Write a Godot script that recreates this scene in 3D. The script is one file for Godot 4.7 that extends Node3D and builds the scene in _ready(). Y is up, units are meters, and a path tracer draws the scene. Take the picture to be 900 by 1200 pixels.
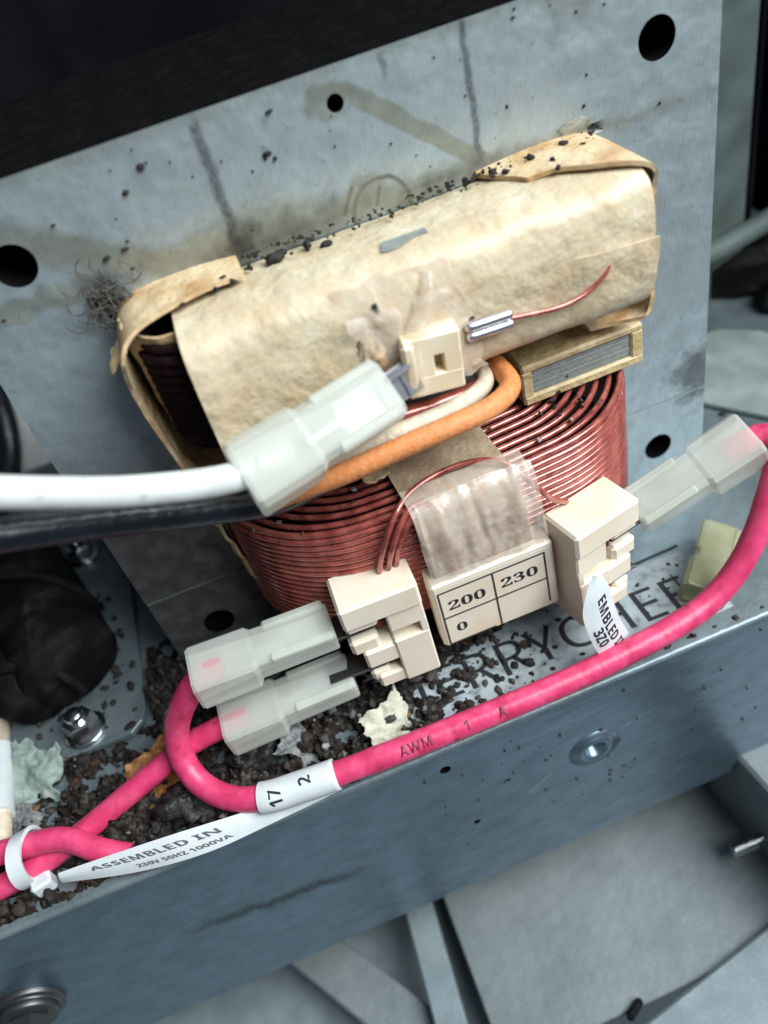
extends Node3D
# All lengths in the builders are millimetres; V() and the mesh helpers turn them into metres.

const MM := 0.001
var rng := RandomNumberGenerator.new()
var noise := FastNoiseLite.new()
var M := {}
var taken := {}

func V(x: float, y: float, z: float) -> Vector3:
	return Vector3(x, y, z)

# ------------------------------------------------------------------ mesh helpers
func mb(smooth := true) -> SurfaceTool:
	var st := SurfaceTool.new()
	st.begin(Mesh.PRIMITIVE_TRIANGLES)
	st.set_smooth_group(0 if smooth else -1)
	return st

func tri(st: SurfaceTool, a: Vector3, b: Vector3, c: Vector3) -> void:   # a, b, c counter-clockwise from outside
	st.add_vertex(a * MM); st.add_vertex(c * MM); st.add_vertex(b * MM)

func quad(st: SurfaceTool, a: Vector3, b: Vector3, c: Vector3, d: Vector3) -> void:
	tri(st, a, b, c); tri(st, a, c, d)

func face(st: SurfaceTool, pts: Array, inside: Vector3) -> void:   # convex face turned away from the point inside
	var n: Vector3 = (pts[1] - pts[0]).cross(pts[2] - pts[0])
	var out: bool = n.dot(pts[0] - inside) > 0.0
	for i in range(1, pts.size() - 1):
		if out: tri(st, pts[0], pts[i], pts[i + 1])
		else: tri(st, pts[0], pts[i + 1], pts[i])

func obj(called: String, st: SurfaceTool, m: Material, parent: Node = self) -> MeshInstance3D:
	st.generate_normals()
	var o := MeshInstance3D.new()
	o.mesh = st.commit()
	o.mesh.surface_set_material(0, m)
	return put(called, o, parent)

func put(called: String, o: Node3D, parent: Node = self):
	var key := str(parent.get_instance_id()) + called
	var n: int = taken.get(key, 0)
	taken[key] = n + 1
	o.name = called if n == 0 else "%s_%03d" % [called, n]
	parent.add_child(o, true)
	return o

func tag(o: Node, label: String, category: String, group := "", kind := "") -> Node:
	o.set_meta("label", label)
	if category: o.set_meta("category", category)
	if group: o.set_meta("group", group)
	if kind: o.set_meta("kind", kind)
	return o

func thing(called: String, label: String, category: String, group := "") -> Node3D:
	var o := Node3D.new()
	put(called, o)
	tag(o, label, category, group)
	return o

func box(st: SurfaceTool, c: Vector3, size: Vector3, b := 0.4, bs := Basis()) -> void:
	var h := size / 2.0
	b = minf(b, minf(h.x, minf(h.y, h.z)) * 0.9)
	var P := func(s: Vector3, k: int) -> Vector3:
		var q := Vector3(h.x - b, h.y - b, h.z - b)
		q[k] = h[k]
		return c + bs * (q * s)
	for k in 3:
		var u := (k + 1) % 3
		var w := (k + 2) % 3
		for s in [-1.0, 1.0]:
			var f := []
			for t in [[-1, -1], [1, -1], [1, 1], [-1, 1]]:
				var e := Vector3(); e[k] = s; e[u] = t[0]; e[w] = t[1]
				f.append(P.call(e, k))
			face(st, f, c)
		for su in [-1.0, 1.0]:
			for sw in [-1.0, 1.0]:
				var e1 := Vector3(); e1[k] = -1; e1[u] = su; e1[w] = sw
				var e2 := Vector3(); e2[k] = 1; e2[u] = su; e2[w] = sw
				face(st, [P.call(e1, u), P.call(e2, u), P.call(e2, w), P.call(e1, w)], c)
	for x in [-1.0, 1.0]:
		for y in [-1.0, 1.0]:
			for z in [-1.0, 1.0]:
				var e := Vector3(x, y, z)
				face(st, [P.call(e, 0), P.call(e, 1), P.call(e, 2)], c)

func curve(pts: Array, sub := 8) -> Array:
	var out := []
	for i in pts.size() - 1:
		var p0: Vector3 = pts[maxi(i - 1, 0)]
		var p1: Vector3 = pts[i]
		var p2: Vector3 = pts[i + 1]
		var p3: Vector3 = pts[mini(i + 2, pts.size() - 1)]
		for k in sub:
			out.append(p1.cubic_interpolate(p2, p0, p3, float(k) / sub))
	out.append(pts[-1])
	return out

func at(pts: Array, t: float) -> Vector3:
	var f := clampf(t, 0, 1) * (pts.size() - 1)
	var i := mini(int(f), pts.size() - 2)
	return pts[i].lerp(pts[i + 1], f - i)

func tube(st: SurfaceTool, pts: Array, r, n := 12, flat_y := 1.0, caps := true) -> void:   # r: a number or a Callable of 0..1
	var up := Vector3.UP
	var rings := []
	var t0: Vector3 = (pts[1] - pts[0]).normalized()
	if absf(t0.dot(up)) > 0.9: up = Vector3.RIGHT
	var nrm := (up - t0 * up.dot(t0)).normalized()
	for i in pts.size():
		var t: Vector3 = (pts[mini(i + 1, pts.size() - 1)] - pts[maxi(i - 1, 0)]).normalized()
		nrm = (nrm - t * nrm.dot(t)).normalized()
		var bi := t.cross(nrm)
		var rr: float = r.call(float(i) / (pts.size() - 1)) if r is Callable else r
		var ring := []
		for k in n:
			var a := TAU * k / n
			ring.append(pts[i] + nrm * cos(a) * rr * flat_y + bi * sin(a) * rr)
		rings.append(ring)
	for i in rings.size() - 1:
		for k in n:
			var k2 := (k + 1) % n
			quad(st, rings[i][k], rings[i][k2], rings[i + 1][k2], rings[i + 1][k])
	if caps:
		for k in range(1, n - 1):
			tri(st, rings[0][0], rings[0][k + 1], rings[0][k])
			tri(st, rings[-1][0], rings[-1][k], rings[-1][k + 1])

func hollow(st: SurfaceTool, pts: Array, r0: float, r1: float, n := 16) -> void:   # an open sleeve: outside, inside and two rims, along straight-ish points
	tube(st, pts, r1, n, 1.0, false)
	var back := pts.duplicate(); back.reverse()
	tube(st, back, r0, n, 1.0, false)
	for e in [0, pts.size() - 1]:
		var t: Vector3 = (pts[1] - pts[0]).normalized() if e == 0 else (pts[-1] - pts[-2]).normalized()
		var u := t.cross(Vector3.UP if absf(t.y) < 0.9 else Vector3.RIGHT).normalized()
		var w := t.cross(u)
		for k in n:
			var a := TAU * k / n
			var b := TAU * (k + 1) / n
			var d1 := u * cos(a) + w * sin(a)
			var d2 := u * cos(b) + w * sin(b)
			face(st, [pts[e] + d1 * r0, pts[e] + d1 * r1, pts[e] + d2 * r1, pts[e] + d2 * r0], pts[e] + (t if e == 0 else -t))

func sheet(st: SurfaceTool, f: Callable, nu: int, nv: int, thick: float) -> void:   # a sheet with thickness; f(u, v) gives its upper face
	var a := []
	for i in nu + 1:
		var row := []
		for j in nv + 1:
			row.append(f.call(float(i) / nu, float(j) / nv))
		a.append(row)
	var b := []
	for i in nu + 1:
		var row := []
		for j in nv + 1:
			var du: Vector3 = a[mini(i + 1, nu)][j] - a[maxi(i - 1, 0)][j]
			var dv: Vector3 = a[i][mini(j + 1, nv)] - a[i][maxi(j - 1, 0)]
			row.append(a[i][j] - du.cross(dv).normalized() * thick)
		b.append(row)
	for i in nu:
		for j in nv:
			quad(st, a[i][j], a[i + 1][j], a[i + 1][j + 1], a[i][j + 1])
			quad(st, b[i][j], b[i][j + 1], b[i + 1][j + 1], b[i + 1][j])
	st.set_smooth_group(1)
	for i in nu:
		quad(st, b[i][0], b[i + 1][0], a[i + 1][0], a[i][0])
		quad(st, a[i][nv], a[i + 1][nv], b[i + 1][nv], b[i][nv])
	for j in nv:
		quad(st, a[0][j], a[0][j + 1], b[0][j + 1], b[0][j])
		quad(st, b[nu][j], b[nu][j + 1], a[nu][j + 1], a[nu][j])
	st.set_smooth_group(0)

func prism(st: SurfaceTool, poly: Array, h0: float, h1: float, bevel: float, xf: Transform3D) -> void:   # outline in local x, y; thickness along local z
	var n := poly.size()
	var area := 0.0
	for i in n: area += poly[i].cross(poly[(i + 1) % n])
	if area < 0: poly = poly.duplicate(); poly.reverse()
	var inset := PackedVector2Array()
	for i in n:
		var e1: Vector2 = (poly[i] - poly[(i + n - 1) % n]).normalized()
		var e2: Vector2 = (poly[(i + 1) % n] - poly[i]).normalized()
		var m := (Vector2(-e1.y, e1.x) + Vector2(-e2.y, e2.x)).normalized()
		inset.append(poly[i] + m * bevel / maxf(0.4, m.dot(Vector2(-e1.y, e1.x))))
	var t := Geometry2D.triangulate_polygon(inset)
	var L := func(p: Vector2, z: float) -> Vector3: return xf * Vector3(p.x, p.y, z)
	for k in range(0, t.size(), 3):
		var a := inset[t[k]]; var b := inset[t[k + 1]]; var c := inset[t[k + 2]]
		if (b - a).cross(c - a) < 0: var s := b; b = c; c = s
		tri(st, L.call(a, h1), L.call(b, h1), L.call(c, h1))
		tri(st, L.call(a, h0), L.call(c, h0), L.call(b, h0))
	for i in n:
		var j := (i + 1) % n
		quad(st, L.call(poly[i], h0 + bevel), L.call(poly[j], h0 + bevel), L.call(poly[j], h1 - bevel), L.call(poly[i], h1 - bevel))
		quad(st, L.call(poly[i], h1 - bevel), L.call(poly[j], h1 - bevel), L.call(inset[j], h1), L.call(inset[i], h1))
		quad(st, L.call(inset[i], h0), L.call(inset[j], h0), L.call(poly[j], h0 + bevel), L.call(poly[i], h0 + bevel))

func lathe(st: SurfaceTool, prof: Array, n: int, xf: Transform3D, facets := 0.0) -> void:   # prof: Vector2(radius, height along local y)
	for i in prof.size() - 1:
		for k in n:
			var a := TAU * k / n
			var b := TAU * (k + 1) / n
			var p: Vector2 = prof[i]
			var q: Vector2 = prof[i + 1]
			quad(st, xf * Vector3(p.x * cos(b), p.y, p.x * sin(b)), xf * Vector3(p.x * cos(a), p.y, p.x * sin(a)), xf * Vector3(q.x * cos(a), q.y, q.x * sin(a)), xf * Vector3(q.x * cos(b), q.y, q.x * sin(b)))

func blob(st: SurfaceTool, c: Vector3, r: Vector3, rough: float, sd: int, n := 10, bs := Basis()) -> void:
	var P := func(i: int, j: int) -> Vector3:
		var th := PI * i / n
		var ph := TAU * (j % (2 * n)) / (2 * n)
		var d := Vector3(sin(th) * cos(ph), cos(th), sin(th) * sin(ph))
		var k := 1.0 + rough * noise.get_noise_3dv(d * 90.0 + Vector3.ONE * sd * 37.0) + rough * 0.6 * noise.get_noise_3dv(d * 230.0 + Vector3.ONE * sd * 11.0)
		return c + bs * (d * r * k)
	for i in n:
		for j in 2 * n:
			quad(st, P.call(i, j), P.call(i, j + 1), P.call(i + 1, j + 1), P.call(i + 1, j))

# lettering: a TextMesh whose points go through f(x, y, z), x along the line from its middle, y up from its middle, both in mm
func lettering(words: String, height: float, stretch: float, bold: bool, serif: bool, f: Callable, m: Material, parent: Node, depth := 0.06) -> MeshInstance3D:
	var font := SystemFont.new()
	font.font_names = PackedStringArray(["Droid Serif" if serif else "Droid Sans"])
	font.font_weight = 700 if bold else 400
	var tm := TextMesh.new()
	tm.text = words
	tm.font = font
	tm.font_size = 48
	tm.pixel_size = 0.02
	tm.depth = 0.05
	tm.curve_step = 2.0
	var arr := tm.surface_get_arrays(0)
	var vs: PackedVector3Array = arr[Mesh.ARRAY_VERTEX]
	var idx = arr[Mesh.ARRAY_INDEX]
	var lo := Vector3.ONE * 1e9
	var hi := -lo
	for v in vs:
		lo = lo.min(v); hi = hi.max(v)
	var k := height / (hi.y - lo.y)
	var st := mb(false)
	var order: PackedInt32Array = idx if idx != null else PackedInt32Array(range(vs.size()))
	for i in order:
		var v := vs[i]
		var q := (v - (lo + hi) / 2.0)
		st.add_vertex(f.call(q.x * k * stretch, q.y * k, (v.z - lo.z) / (hi.z - lo.z) * depth) * MM)
	return obj("lettering", st, m, parent)

# ------------------------------------------------------------------ materials
func ntex(freq: float, sd: int, ramp: Array, size := 256, oct := 4, bump := 0.0, kind := FastNoiseLite.TYPE_SIMPLEX_SMOOTH) -> NoiseTexture2D:
	var n := FastNoiseLite.new()
	n.noise_type = kind
	n.seed = sd
	n.frequency = freq
	n.fractal_octaves = oct
	var t := NoiseTexture2D.new()
	t.width = size; t.height = size; t.seamless = true; t.noise = n
	if bump > 0.0:
		t.as_normal_map = true; t.bump_strength = bump
	if ramp.size():
		var g := Gradient.new()
		var offs := PackedFloat32Array(); var cols := PackedColorArray()
		for r in ramp: offs.append(r[0]); cols.append(r[1].linear_to_srgb())
		g.offsets = offs; g.colors = cols
		t.color_ramp = g
	return t

func lin(r: float, g: float, b: float, a := 1.0) -> Color:
	return Color(r, g, b, a)

func mat(called: String, tex: Texture2D, tile: float, rough: float, metal := 0.0, nrm: Texture2D = null, nscale := 0.5) -> StandardMaterial3D:
	var m := StandardMaterial3D.new()
	m.resource_name = called
	if tex: m.albedo_texture = tex
	m.roughness = rough
	m.metallic = metal
	m.uv1_triplanar = true
	m.uv1_world_triplanar = true
	m.uv1_scale = Vector3.ONE * 1000.0 / tile
	if nrm:
		m.normal_enabled = true; m.normal_texture = nrm; m.normal_scale = nscale
	M[called] = m
	return m

func plain(called: String, c: Color, rough: float, metal := 0.0) -> StandardMaterial3D:
	var m := StandardMaterial3D.new()
	m.resource_name = called
	m.albedo_color = c.linear_to_srgb()
	m.roughness = rough
	m.metallic = metal
	M[called] = m
	return m

func core_stains_shade() -> ImageTexture:   # bare steel of the core's face with its varnish and dust stains and shade painted at lower left, 146 x 122 mm
	var w := 876
	var h := 732
	var im := Image.create(w, h, false, Image.FORMAT_RGB8)
	var n1 := FastNoiseLite.new(); n1.seed = 5; n1.frequency = 0.03; n1.fractal_octaves = 4
	var n2 := FastNoiseLite.new(); n2.seed = 9; n2.frequency = 0.25; n2.fractal_octaves = 3
	var steel := Vector3(0.47, 0.545, 0.575)
	var varnish := Vector3(0.28, 0.26, 0.175)
	var dirt := Vector3(0.06, 0.055, 0.045)
	var up := [Vector2(-76, 121), Vector2(-63, 118), Vector2(-52, 113.5), Vector2(-44, 107.5), Vector2(-38, 104.8), Vector2(-33, 103.6), Vector2(-29, 105.2), Vector2(-18, 105.2), Vector2(-8, 102.6), Vector2(-3, 101.5), Vector2(0, 104.5), Vector2(4, 104), Vector2(6, 101), Vector2(18, 100.5), Vector2(27, 99), Vector2(40, 98.5), Vector2(76, 97)]
	var low := [Vector2(-76, 112), Vector2(-66, 112.5), Vector2(-58, 109), Vector2(-50, 104.5), Vector2(-44, 101.6), Vector2(-40, 99), Vector2(-36, 96), Vector2(76, 96)]
	for py in h:
		var y := 122.0 * (1.0 - (py + 0.5) / h)
		for px in w:
			var x := 146.0 * ((px + 0.5) / w - 0.5)
			var a := n1.get_noise_2d(x * 5.0, y * 5.0)
			var b := n2.get_noise_2d(x * 9.0, y * 2.5)
			var c := steel * (1.0 + 0.08 * a + 0.03 * b)
			if y > 90.0:
				var yy := y + a * 1.6
				var u := 0.0
				var l := 0.0
				for i in up.size() - 1:
					if x >= up[i].x and x < up[i + 1].x: u = lerpf(up[i].y, up[i + 1].y, (x - up[i].x) / (up[i + 1].x - up[i].x))
				for i in low.size() - 1:
					if x >= low[i].x and x < low[i + 1].x: l = lerpf(low[i].y, low[i + 1].y, (x - low[i].x) / (low[i + 1].x - low[i].x))
				var k := smoothstep(u + 1.2, u - 2.6, yy) * smoothstep(l - 2.0, l + 1.4, yy)
				k = maxf(k, 0.85 * smoothstep(2.6, 1.2, absf(yy - 101.2 - (x + 75.0) * 0.02)) * smoothstep(-44.0, -50.0, x))
				k = maxf(k, 0.75 * smoothstep(5.2, 3.4, Vector2(x + 1.2, (y - 116.8) * 1.3).length() + a * 1.4))
				k = maxf(k, 0.55 * smoothstep(119.2, 121.5, yy + b * 1.2))
				k = maxf(k, 0.6 * smoothstep(9.0, 3.0, Vector2((x - 45.0) * 0.9, y - 122.0).length() + a * 2.0) )
				var run := 99.0
				var way := [Vector2(-3.0, 118.2), Vector2(2.0, 117.4), Vector2(6.0, 114.4), Vector2(13.0, 108.2), Vector2(19.5, 102.8), Vector2(26.0, 97.0)]
				for i in way.size() - 1:
					run = minf(run, Vector2(x, y).distance_to(Geometry2D.get_closest_point_to_segment(Vector2(x, y), way[i], way[i + 1])))
				k = maxf(k, 0.95 * smoothstep(1.9, 1.3, run + a * 0.5))
				var hook := minf(absf(Vector2(x - 4.0, y - 96.5).length() - 5.6 + a * 0.4), minf(Vector2(x, y).distance_to(Geometry2D.get_closest_point_to_segment(Vector2(x, y), Vector2(-3.2, 98.0), Vector2(-0.8, 102.0))), Vector2(x, y).distance_to(Geometry2D.get_closest_point_to_segment(Vector2(x, y), Vector2(3.0, 97.5), Vector2(4.2, 100.4)))))
				c = c.lerp(dirt * 1.6, 0.7 * smoothstep(0.5, 0.2, hook))
				var edge := smoothstep(0.9, 0.0, absf(yy - u + 0.8)) * k * smoothstep(-0.2, 0.4, a)
				c = c.lerp(varnish * (1.0 + 0.25 * a), clampf(k * 0.62, 0, 1))
				c = c.lerp(varnish * 0.5, edge * 0.4)
				for lx in [[-23.4, 121.0, 98.0, 0.8], [23.9, 123.0, 99.5, 0.55], [9.5, 121.0, 118.0, 0.5]]:
					var dx: float = absf(x - lx[0] + 0.5 * n1.get_noise_2d(y * 7.0, lx[0]))
					var m: float = smoothstep(lx[3] * 1.9, lx[3] * 0.35, dx) * smoothstep(lx[2] - 2.0, lx[2] + 2.0, y) * smoothstep(lx[1] + 2, lx[1] - 2, y)
					c = c.lerp(Vector3(0.13, 0.145, 0.16), clampf(m * (0.75 + b * 0.5), 0, 1))
				# dust caught where the coil meets the steel
				var dk := smoothstep(7.5, 1.0, Vector2(x + 47.5, (y - 98.0) * 1.15).length() + a * 4.0 + b * 1.5)
				dk = maxf(dk, smoothstep(5.5, 1.0, Vector2((x + 23.0) * 0.8, (y - 99.5)).length() + a * 3.0))
				dk = maxf(dk, 0.6 * smoothstep(103.0, 97.5, yy) * smoothstep(-36.0, -28.0, x) * smoothstep(6.0, -12.0, x))
				dk = maxf(dk, 0.35 * smoothstep(101.0, 97.5, yy) * smoothstep(3.0, 6.0, x) * smoothstep(46.0, 30.0, x))
				c = c.lerp(dirt, clampf(dk, 0, 1) * 0.8)
			# grey fluff at the lower right corner and scattered smudges
			var g := smoothstep(9.0, 2.0, Vector2((x - 70.0) * 1.0, (y - 31.0) * 0.8).length() + a * 4.0 + b * 2.0)
			c = c.lerp(Vector3(0.11, 0.11, 0.11), g * 0.8)
			var s := smoothstep(0.42, 0.62, n1.get_noise_2d(x * 14.0 + 300.0, y * 14.0)) * 0.22
			c = c.lerp(dirt * 2.0, s)
			var low_shade := smoothstep(84.0, 46.0, y) * smoothstep(-20.0, -50.0, x) * (0.85 + 0.2 * a)  # shade at lower left painted into the steel, tinted like burnt varnish
			c = c.lerp(Vector3(0.085, 0.072, 0.068), clampf(low_shade, 0, 0.9))
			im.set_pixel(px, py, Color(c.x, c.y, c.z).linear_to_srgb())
	return ImageTexture.create_from_image(im)

func flange_stains() -> ImageTexture:   # zinc plated strip, 340 x 68 mm, with its rust scratch and scuffs
	var w := 1360
	var h := 272
	var im := Image.create(w, h, false, Image.FORMAT_RGB8)
	var n1 := FastNoiseLite.new(); n1.seed = 15; n1.frequency = 0.02; n1.fractal_octaves = 4
	var n2 := FastNoiseLite.new(); n2.seed = 19; n2.frequency = 0.3; n2.fractal_octaves = 3
	for py in h:
		var y := -68.0 * (py + 0.5) / h
		for px in w:
			var x := 340.0 * (px + 0.5) / w - 200.0
			var a := n1.get_noise_2d(x * 4.0, y * 7.0)
			var b := n2.get_noise_2d(x * 2.0, y * 9.0)
			var c := Vector3(0.235, 0.315, 0.385) * (1.0 + 0.2 * a + 0.05 * b)
			var ty := -29.3 - (x + 91.7) * 0.124 + 1.5 * n1.get_noise_2d(x * 9.0, 40.0)
			var k := smoothstep(3.0, 0.2, absf(y - ty) + n2.get_noise_2d(x * 3.0, y * 3.0)) * smoothstep(-98.0, -80.0, x) * smoothstep(-44.0, -58.0, x)
			c = c.lerp(Vector3(0.05, 0.035, 0.025), clampf(k * (0.7 + 0.5 * b), 0, 1))
			var k2 := smoothstep(0.5, 0.15, absf(y + 21.0 + (x - 20.0) * -0.25)) * smoothstep(18.0, 22.0, x) * smoothstep(33.0, 28.0, x) * (0.5 + b)
			k2 = maxf(k2, smoothstep(0.45, 0.15, absf(y + 31.0 - (x + 3.0) * 0.7)) * smoothstep(-6.0, -4.0, x) * smoothstep(3.0, 0.0, x))
			c = c.lerp(Vector3(0.6, 0.62, 0.62), clampf(k2 * 0.7, 0, 1))
			var k3 := smoothstep(0.35, 0.5, n1.get_noise_2d(x * 16.0, y * 16.0 + 500.0))
			c = c.lerp(Vector3(0.2, 0.22, 0.23), k3 * 0.35)
			im.set_pixel(px, py, Color(c.x, c.y, c.z).linear_to_srgb())
	return ImageTexture.create_from_image(im)

func grain(m: StandardMaterial3D, tex: Texture2D, scale: Vector3) -> void:   # a fine second layer over a coarse one
	m.detail_enabled = true
	m.detail_albedo = tex
	m.detail_blend_mode = BaseMaterial3D.BLEND_MODE_MUL
	m.detail_uv_layer = BaseMaterial3D.DETAIL_UV_2
	m.uv2_triplanar = true
	m.uv2_world_triplanar = true
	m.uv2_scale = scale

func materials() -> void:
	var fine := ntex(0.05, 3, [], 256, 4, 6.0)
	var lumpy := ntex(0.02, 8, [], 256, 4, 10.0)
	var m: StandardMaterial3D
	m = mat("core_steel", core_stains_shade(), 146.0, 0.42, 0.6, fine, 0.12)
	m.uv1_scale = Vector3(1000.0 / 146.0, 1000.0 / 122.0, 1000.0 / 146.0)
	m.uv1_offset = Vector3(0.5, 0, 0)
	mat("lamination", ntex(0.02, 4, [[0.0, lin(.003, .003, .0035)], [0.6, lin(.004, .004, .0045)], [0.85, lin(.008, .0055, .005)], [1.0, lin(.006, .006, .006)]]), 40.0, 0.95, 0.0, lumpy, 0.6)
	m = mat("flange_zinc", flange_stains(), 340.0, 0.36, 0.85, fine, 0.08)
	m.uv1_scale = Vector3(1000.0 / 340.0, 1000.0 / 68.0, 1000.0 / 68.0)
	m.uv1_offset = Vector3(200.0 / 340.0, 0, 0)
	mat("zinc", ntex(0.015, 6, [[0.2, lin(.17, .21, .225)], [0.8, lin(.25, .30, .32)]]), 60.0, 0.42, 0.4, fine, 0.1)
	mat("lower_zinc", ntex(0.012, 16, [[0.2, lin(.18, .205, .21)], [0.8, lin(.225, .25, .25)]]), 90.0, 0.55, 0.1, fine, 0.1)
	mat("light_zinc", ntex(0.015, 26, [[0.2, lin(.22, .265, .28)], [0.8, lin(.29, .34, .355)]]), 60.0, 0.45, 0.2)
	var papern := ntex(0.035, 12, [], 256, 5, 8.0)
	m = mat("paper_wrap", ntex(0.011, 21, [[0.08, lin(.57, .42, .255)], [0.3, lin(.605, .485, .32)], [0.58, lin(.63, .52, .355)], [0.75, lin(.65, .55, .39)], [0.9, lin(.71, .625, .47)]], 512, 5), 60.0, 0.5, 0.0, papern, 0.28)
	m.clearcoat_enabled = true; m.clearcoat = 0.25; m.clearcoat_roughness = 0.35
	m.backlight_enabled = true; m.backlight = Color(0.12, 0.10, 0.07)
	m = mat("collar_paper", ntex(0.012, 22, [[0.15, lin(.50, .29, .13)], [0.45, lin(.66, .48, .28)], [0.8, lin(.72, .57, .37)]], 256, 4), 40.0, 0.55, 0.0, papern, 0.35)
	m.backlight_enabled = true; m.backlight = Color(0.25, 0.2, 0.12)
	mat("frame_fibre", ntex(0.02, 23, [[0.2, lin(.50, .37, .18)], [0.8, lin(.62, .48, .27)]]), 30.0, 0.5, 0.0, papern, 0.3)
	mat("shunt_steel", ntex(0.03, 24, [[0.2, lin(.24, .25, .235)], [0.8, lin(.31, .32, .295)]]), 20.0, 0.6, 0.1)
	mat("dark_varnish", ntex(0.02, 25, [[0.2, lin(.010, .006, .008)], [0.8, lin(.03, .012, .012)]]), 20.0, 0.6, 0.0, lumpy, 0.6)
	m = mat("copper_enamel", ntex(0.02, 27, [[0.1, lin(.20, .036, .030)], [0.5, lin(.46, .105, .080)], [0.9, lin(.60, .20, .155)]]), 25.0, 0.24, 0.35, fine, 0.1)
	m.clearcoat_enabled = true; m.clearcoat = 0.9; m.clearcoat_roughness = 0.1
	mat("nylon", ntex(0.014, 31, [[0.10, lin(.78, .63, .45)], [0.35, lin(.81, .70, .55)], [0.6, lin(.82, .73, .59)], [0.9, lin(.83, .75, .62)]], 256, 3), 70.0, 0.42)
	M.nylon.subsurf_scatter_enabled = false
	mat("hv_nylon", ntex(0.014, 32, [[0.2, lin(.80, .64, .42)], [0.8, lin(.88, .77, .58)]], 128, 3), 30.0, 0.4)
	m = mat("milky_plastic", ntex(0.015, 33, [[0.2, lin(.74, .76, .68)], [0.8, lin(.84, .86, .80)]], 128, 3), 30.0, 0.38)
	m.transparency = BaseMaterial3D.TRANSPARENCY_ALPHA; m.albedo_color = Color(1, 1, 1, 0.46)
	m.backlight_enabled = true; m.backlight = Color(0.7, 0.7, 0.65)
	m = mat("tape_film", ntex(0.03, 34, [[0.2, lin(.78, .62, .50)], [0.8, lin(.90, .81, .72)]], 128, 3), 14.0, 0.27, 0.0, lumpy, 0.35)
	m.transparency = BaseMaterial3D.TRANSPARENCY_ALPHA; m.albedo_color = Color(1, 1, 1, 0.2)
	m.clearcoat_enabled = true; m.clearcoat = 1.0; m.clearcoat_roughness = 0.08
	m = mat("cream_film", ntex(0.03, 35, [[0.2, lin(.80, .62, .44)], [0.8, lin(.90, .80, .66)]], 128, 3), 14.0, 0.27, 0.0, lumpy, 0.3)
	m.transparency = BaseMaterial3D.TRANSPARENCY_ALPHA; m.albedo_color = Color(1, 1, 1, 0.3)
	m.clearcoat_enabled = true; m.clearcoat = 1.0; m.clearcoat_roughness = 0.06
	m = mat("varnish_drip", ntex(0.03, 36, [[0.2, lin(.30, .25, .16)], [0.8, lin(.46, .40, .28)]], 128, 3), 14.0, 0.3)
	m.transparency = BaseMaterial3D.TRANSPARENCY_ALPHA; m.albedo_color = Color(1, 1, 1, 0.34)
	m = mat("amber_plastic", ntex(0.015, 38, [[0.2, lin(.36, .36, .20)], [0.8, lin(.50, .50, .33)]], 128, 3), 30.0, 0.4)
	m.transparency = BaseMaterial3D.TRANSPARENCY_ALPHA; m.albedo_color = Color(1, 1, 1, 0.6)
	mat("pale_green", ntex(0.02, 39, [[0.2, lin(.26, .31, .29)], [0.8, lin(.36, .42, .40)]], 128, 3), 40.0, 0.5)
	mat("insulation_paper", ntex(0.02, 37, [[0.2, lin(.36, .25, .16)], [0.8, lin(.50, .38, .26)]], 128, 3), 20.0, 0.5, 0.0, papern, 0.3)
	mat("pink_insulation", ntex(0.02, 41, [[0.1, lin(.58, .036, .115)], [0.55, lin(.72, .056, .165)], [0.9, lin(.79, .10, .22)]], 256, 4), 30.0, 0.36, 0.0, fine, 0.1)
	mat("white_insulation", ntex(0.02, 42, [[0.2, lin(.60, .61, .585)], [0.8, lin(.68, .69, .67)]], 128, 3), 40.0, 0.4)
	mat("black_insulation", ntex(0.02, 43, [[0.2, lin(.010, .012, .016)], [0.8, lin(.02, .024, .03)]], 128, 3), 40.0, 0.33, 0.0, fine, 0.2)
	mat("rubber", ntex(0.02, 44, [[0.2, lin(.006, .006, .007)], [0.7, lin(.014, .013, .013)], [0.9, lin(.03, .028, .026)]], 128, 3), 30.0, 0.55, 0.0, lumpy, 0.5)
	mat("orange_fabric", ntex(0.06, 45, [[0.2, lin(.62, .20, .06)], [0.8, lin(.80, .32, .12)]], 128, 3), 10.0, 0.6, 0.0, fine, 0.35)
	mat("cream_fabric", ntex(0.04, 46, [[0.2, lin(.58, .47, .34)], [0.8, lin(.72, .62, .48)]], 128, 3), 14.0, 0.6, 0.0, fine, 0.4)
	mat("paper_label", ntex(0.02, 47, [[0.2, lin(.58, .61, .62)], [0.8, lin(.70, .72, .72)]], 128, 3), 30.0, 0.5)
	mat("sticker", ntex(0.016, 48, [[0.10, lin(.16, .17, .17)], [0.28, lin(.30, .335, .35)], [0.45, lin(.37, .415, .435)], [0.85, lin(.43, .475, .495)]], 512, 5), 40.0, 0.45)
	mat("dirt", ntex(0.03, 51, [[0.15, lin(.008, .007, .007)], [0.5, lin(.025, .019, .016)], [0.66, lin(.045, .038, .033)], [0.78, lin(.14, .135, .13)], [0.9, lin(.03, .02, .014)]], 512, 5), 30.0, 0.8, 0.0, lumpy, 1.0)
	m = plain("crumb", Color(1, 1, 1), 0.8); m.vertex_color_use_as_albedo = true
	mat("pale_scrap", ntex(0.03, 52, [[0.2, lin(.40, .38, .28)], [0.8, lin(.60, .58, .47)]], 128, 4), 12.0, 0.7, 0.0, lumpy, 0.8)
	mat("green_scrap", ntex(0.03, 53, [[0.2, lin(.20, .26, .22)], [0.8, lin(.36, .42, .38)]], 128, 4), 14.0, 0.6, 0.0, lumpy, 0.8)
	mat("orange_scrap", ntex(0.03, 54, [[0.2, lin(.20, .07, .02)], [0.8, lin(.46, .20, .06)]], 128, 4), 10.0, 0.6, 0.0, lumpy, 0.8)
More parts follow.
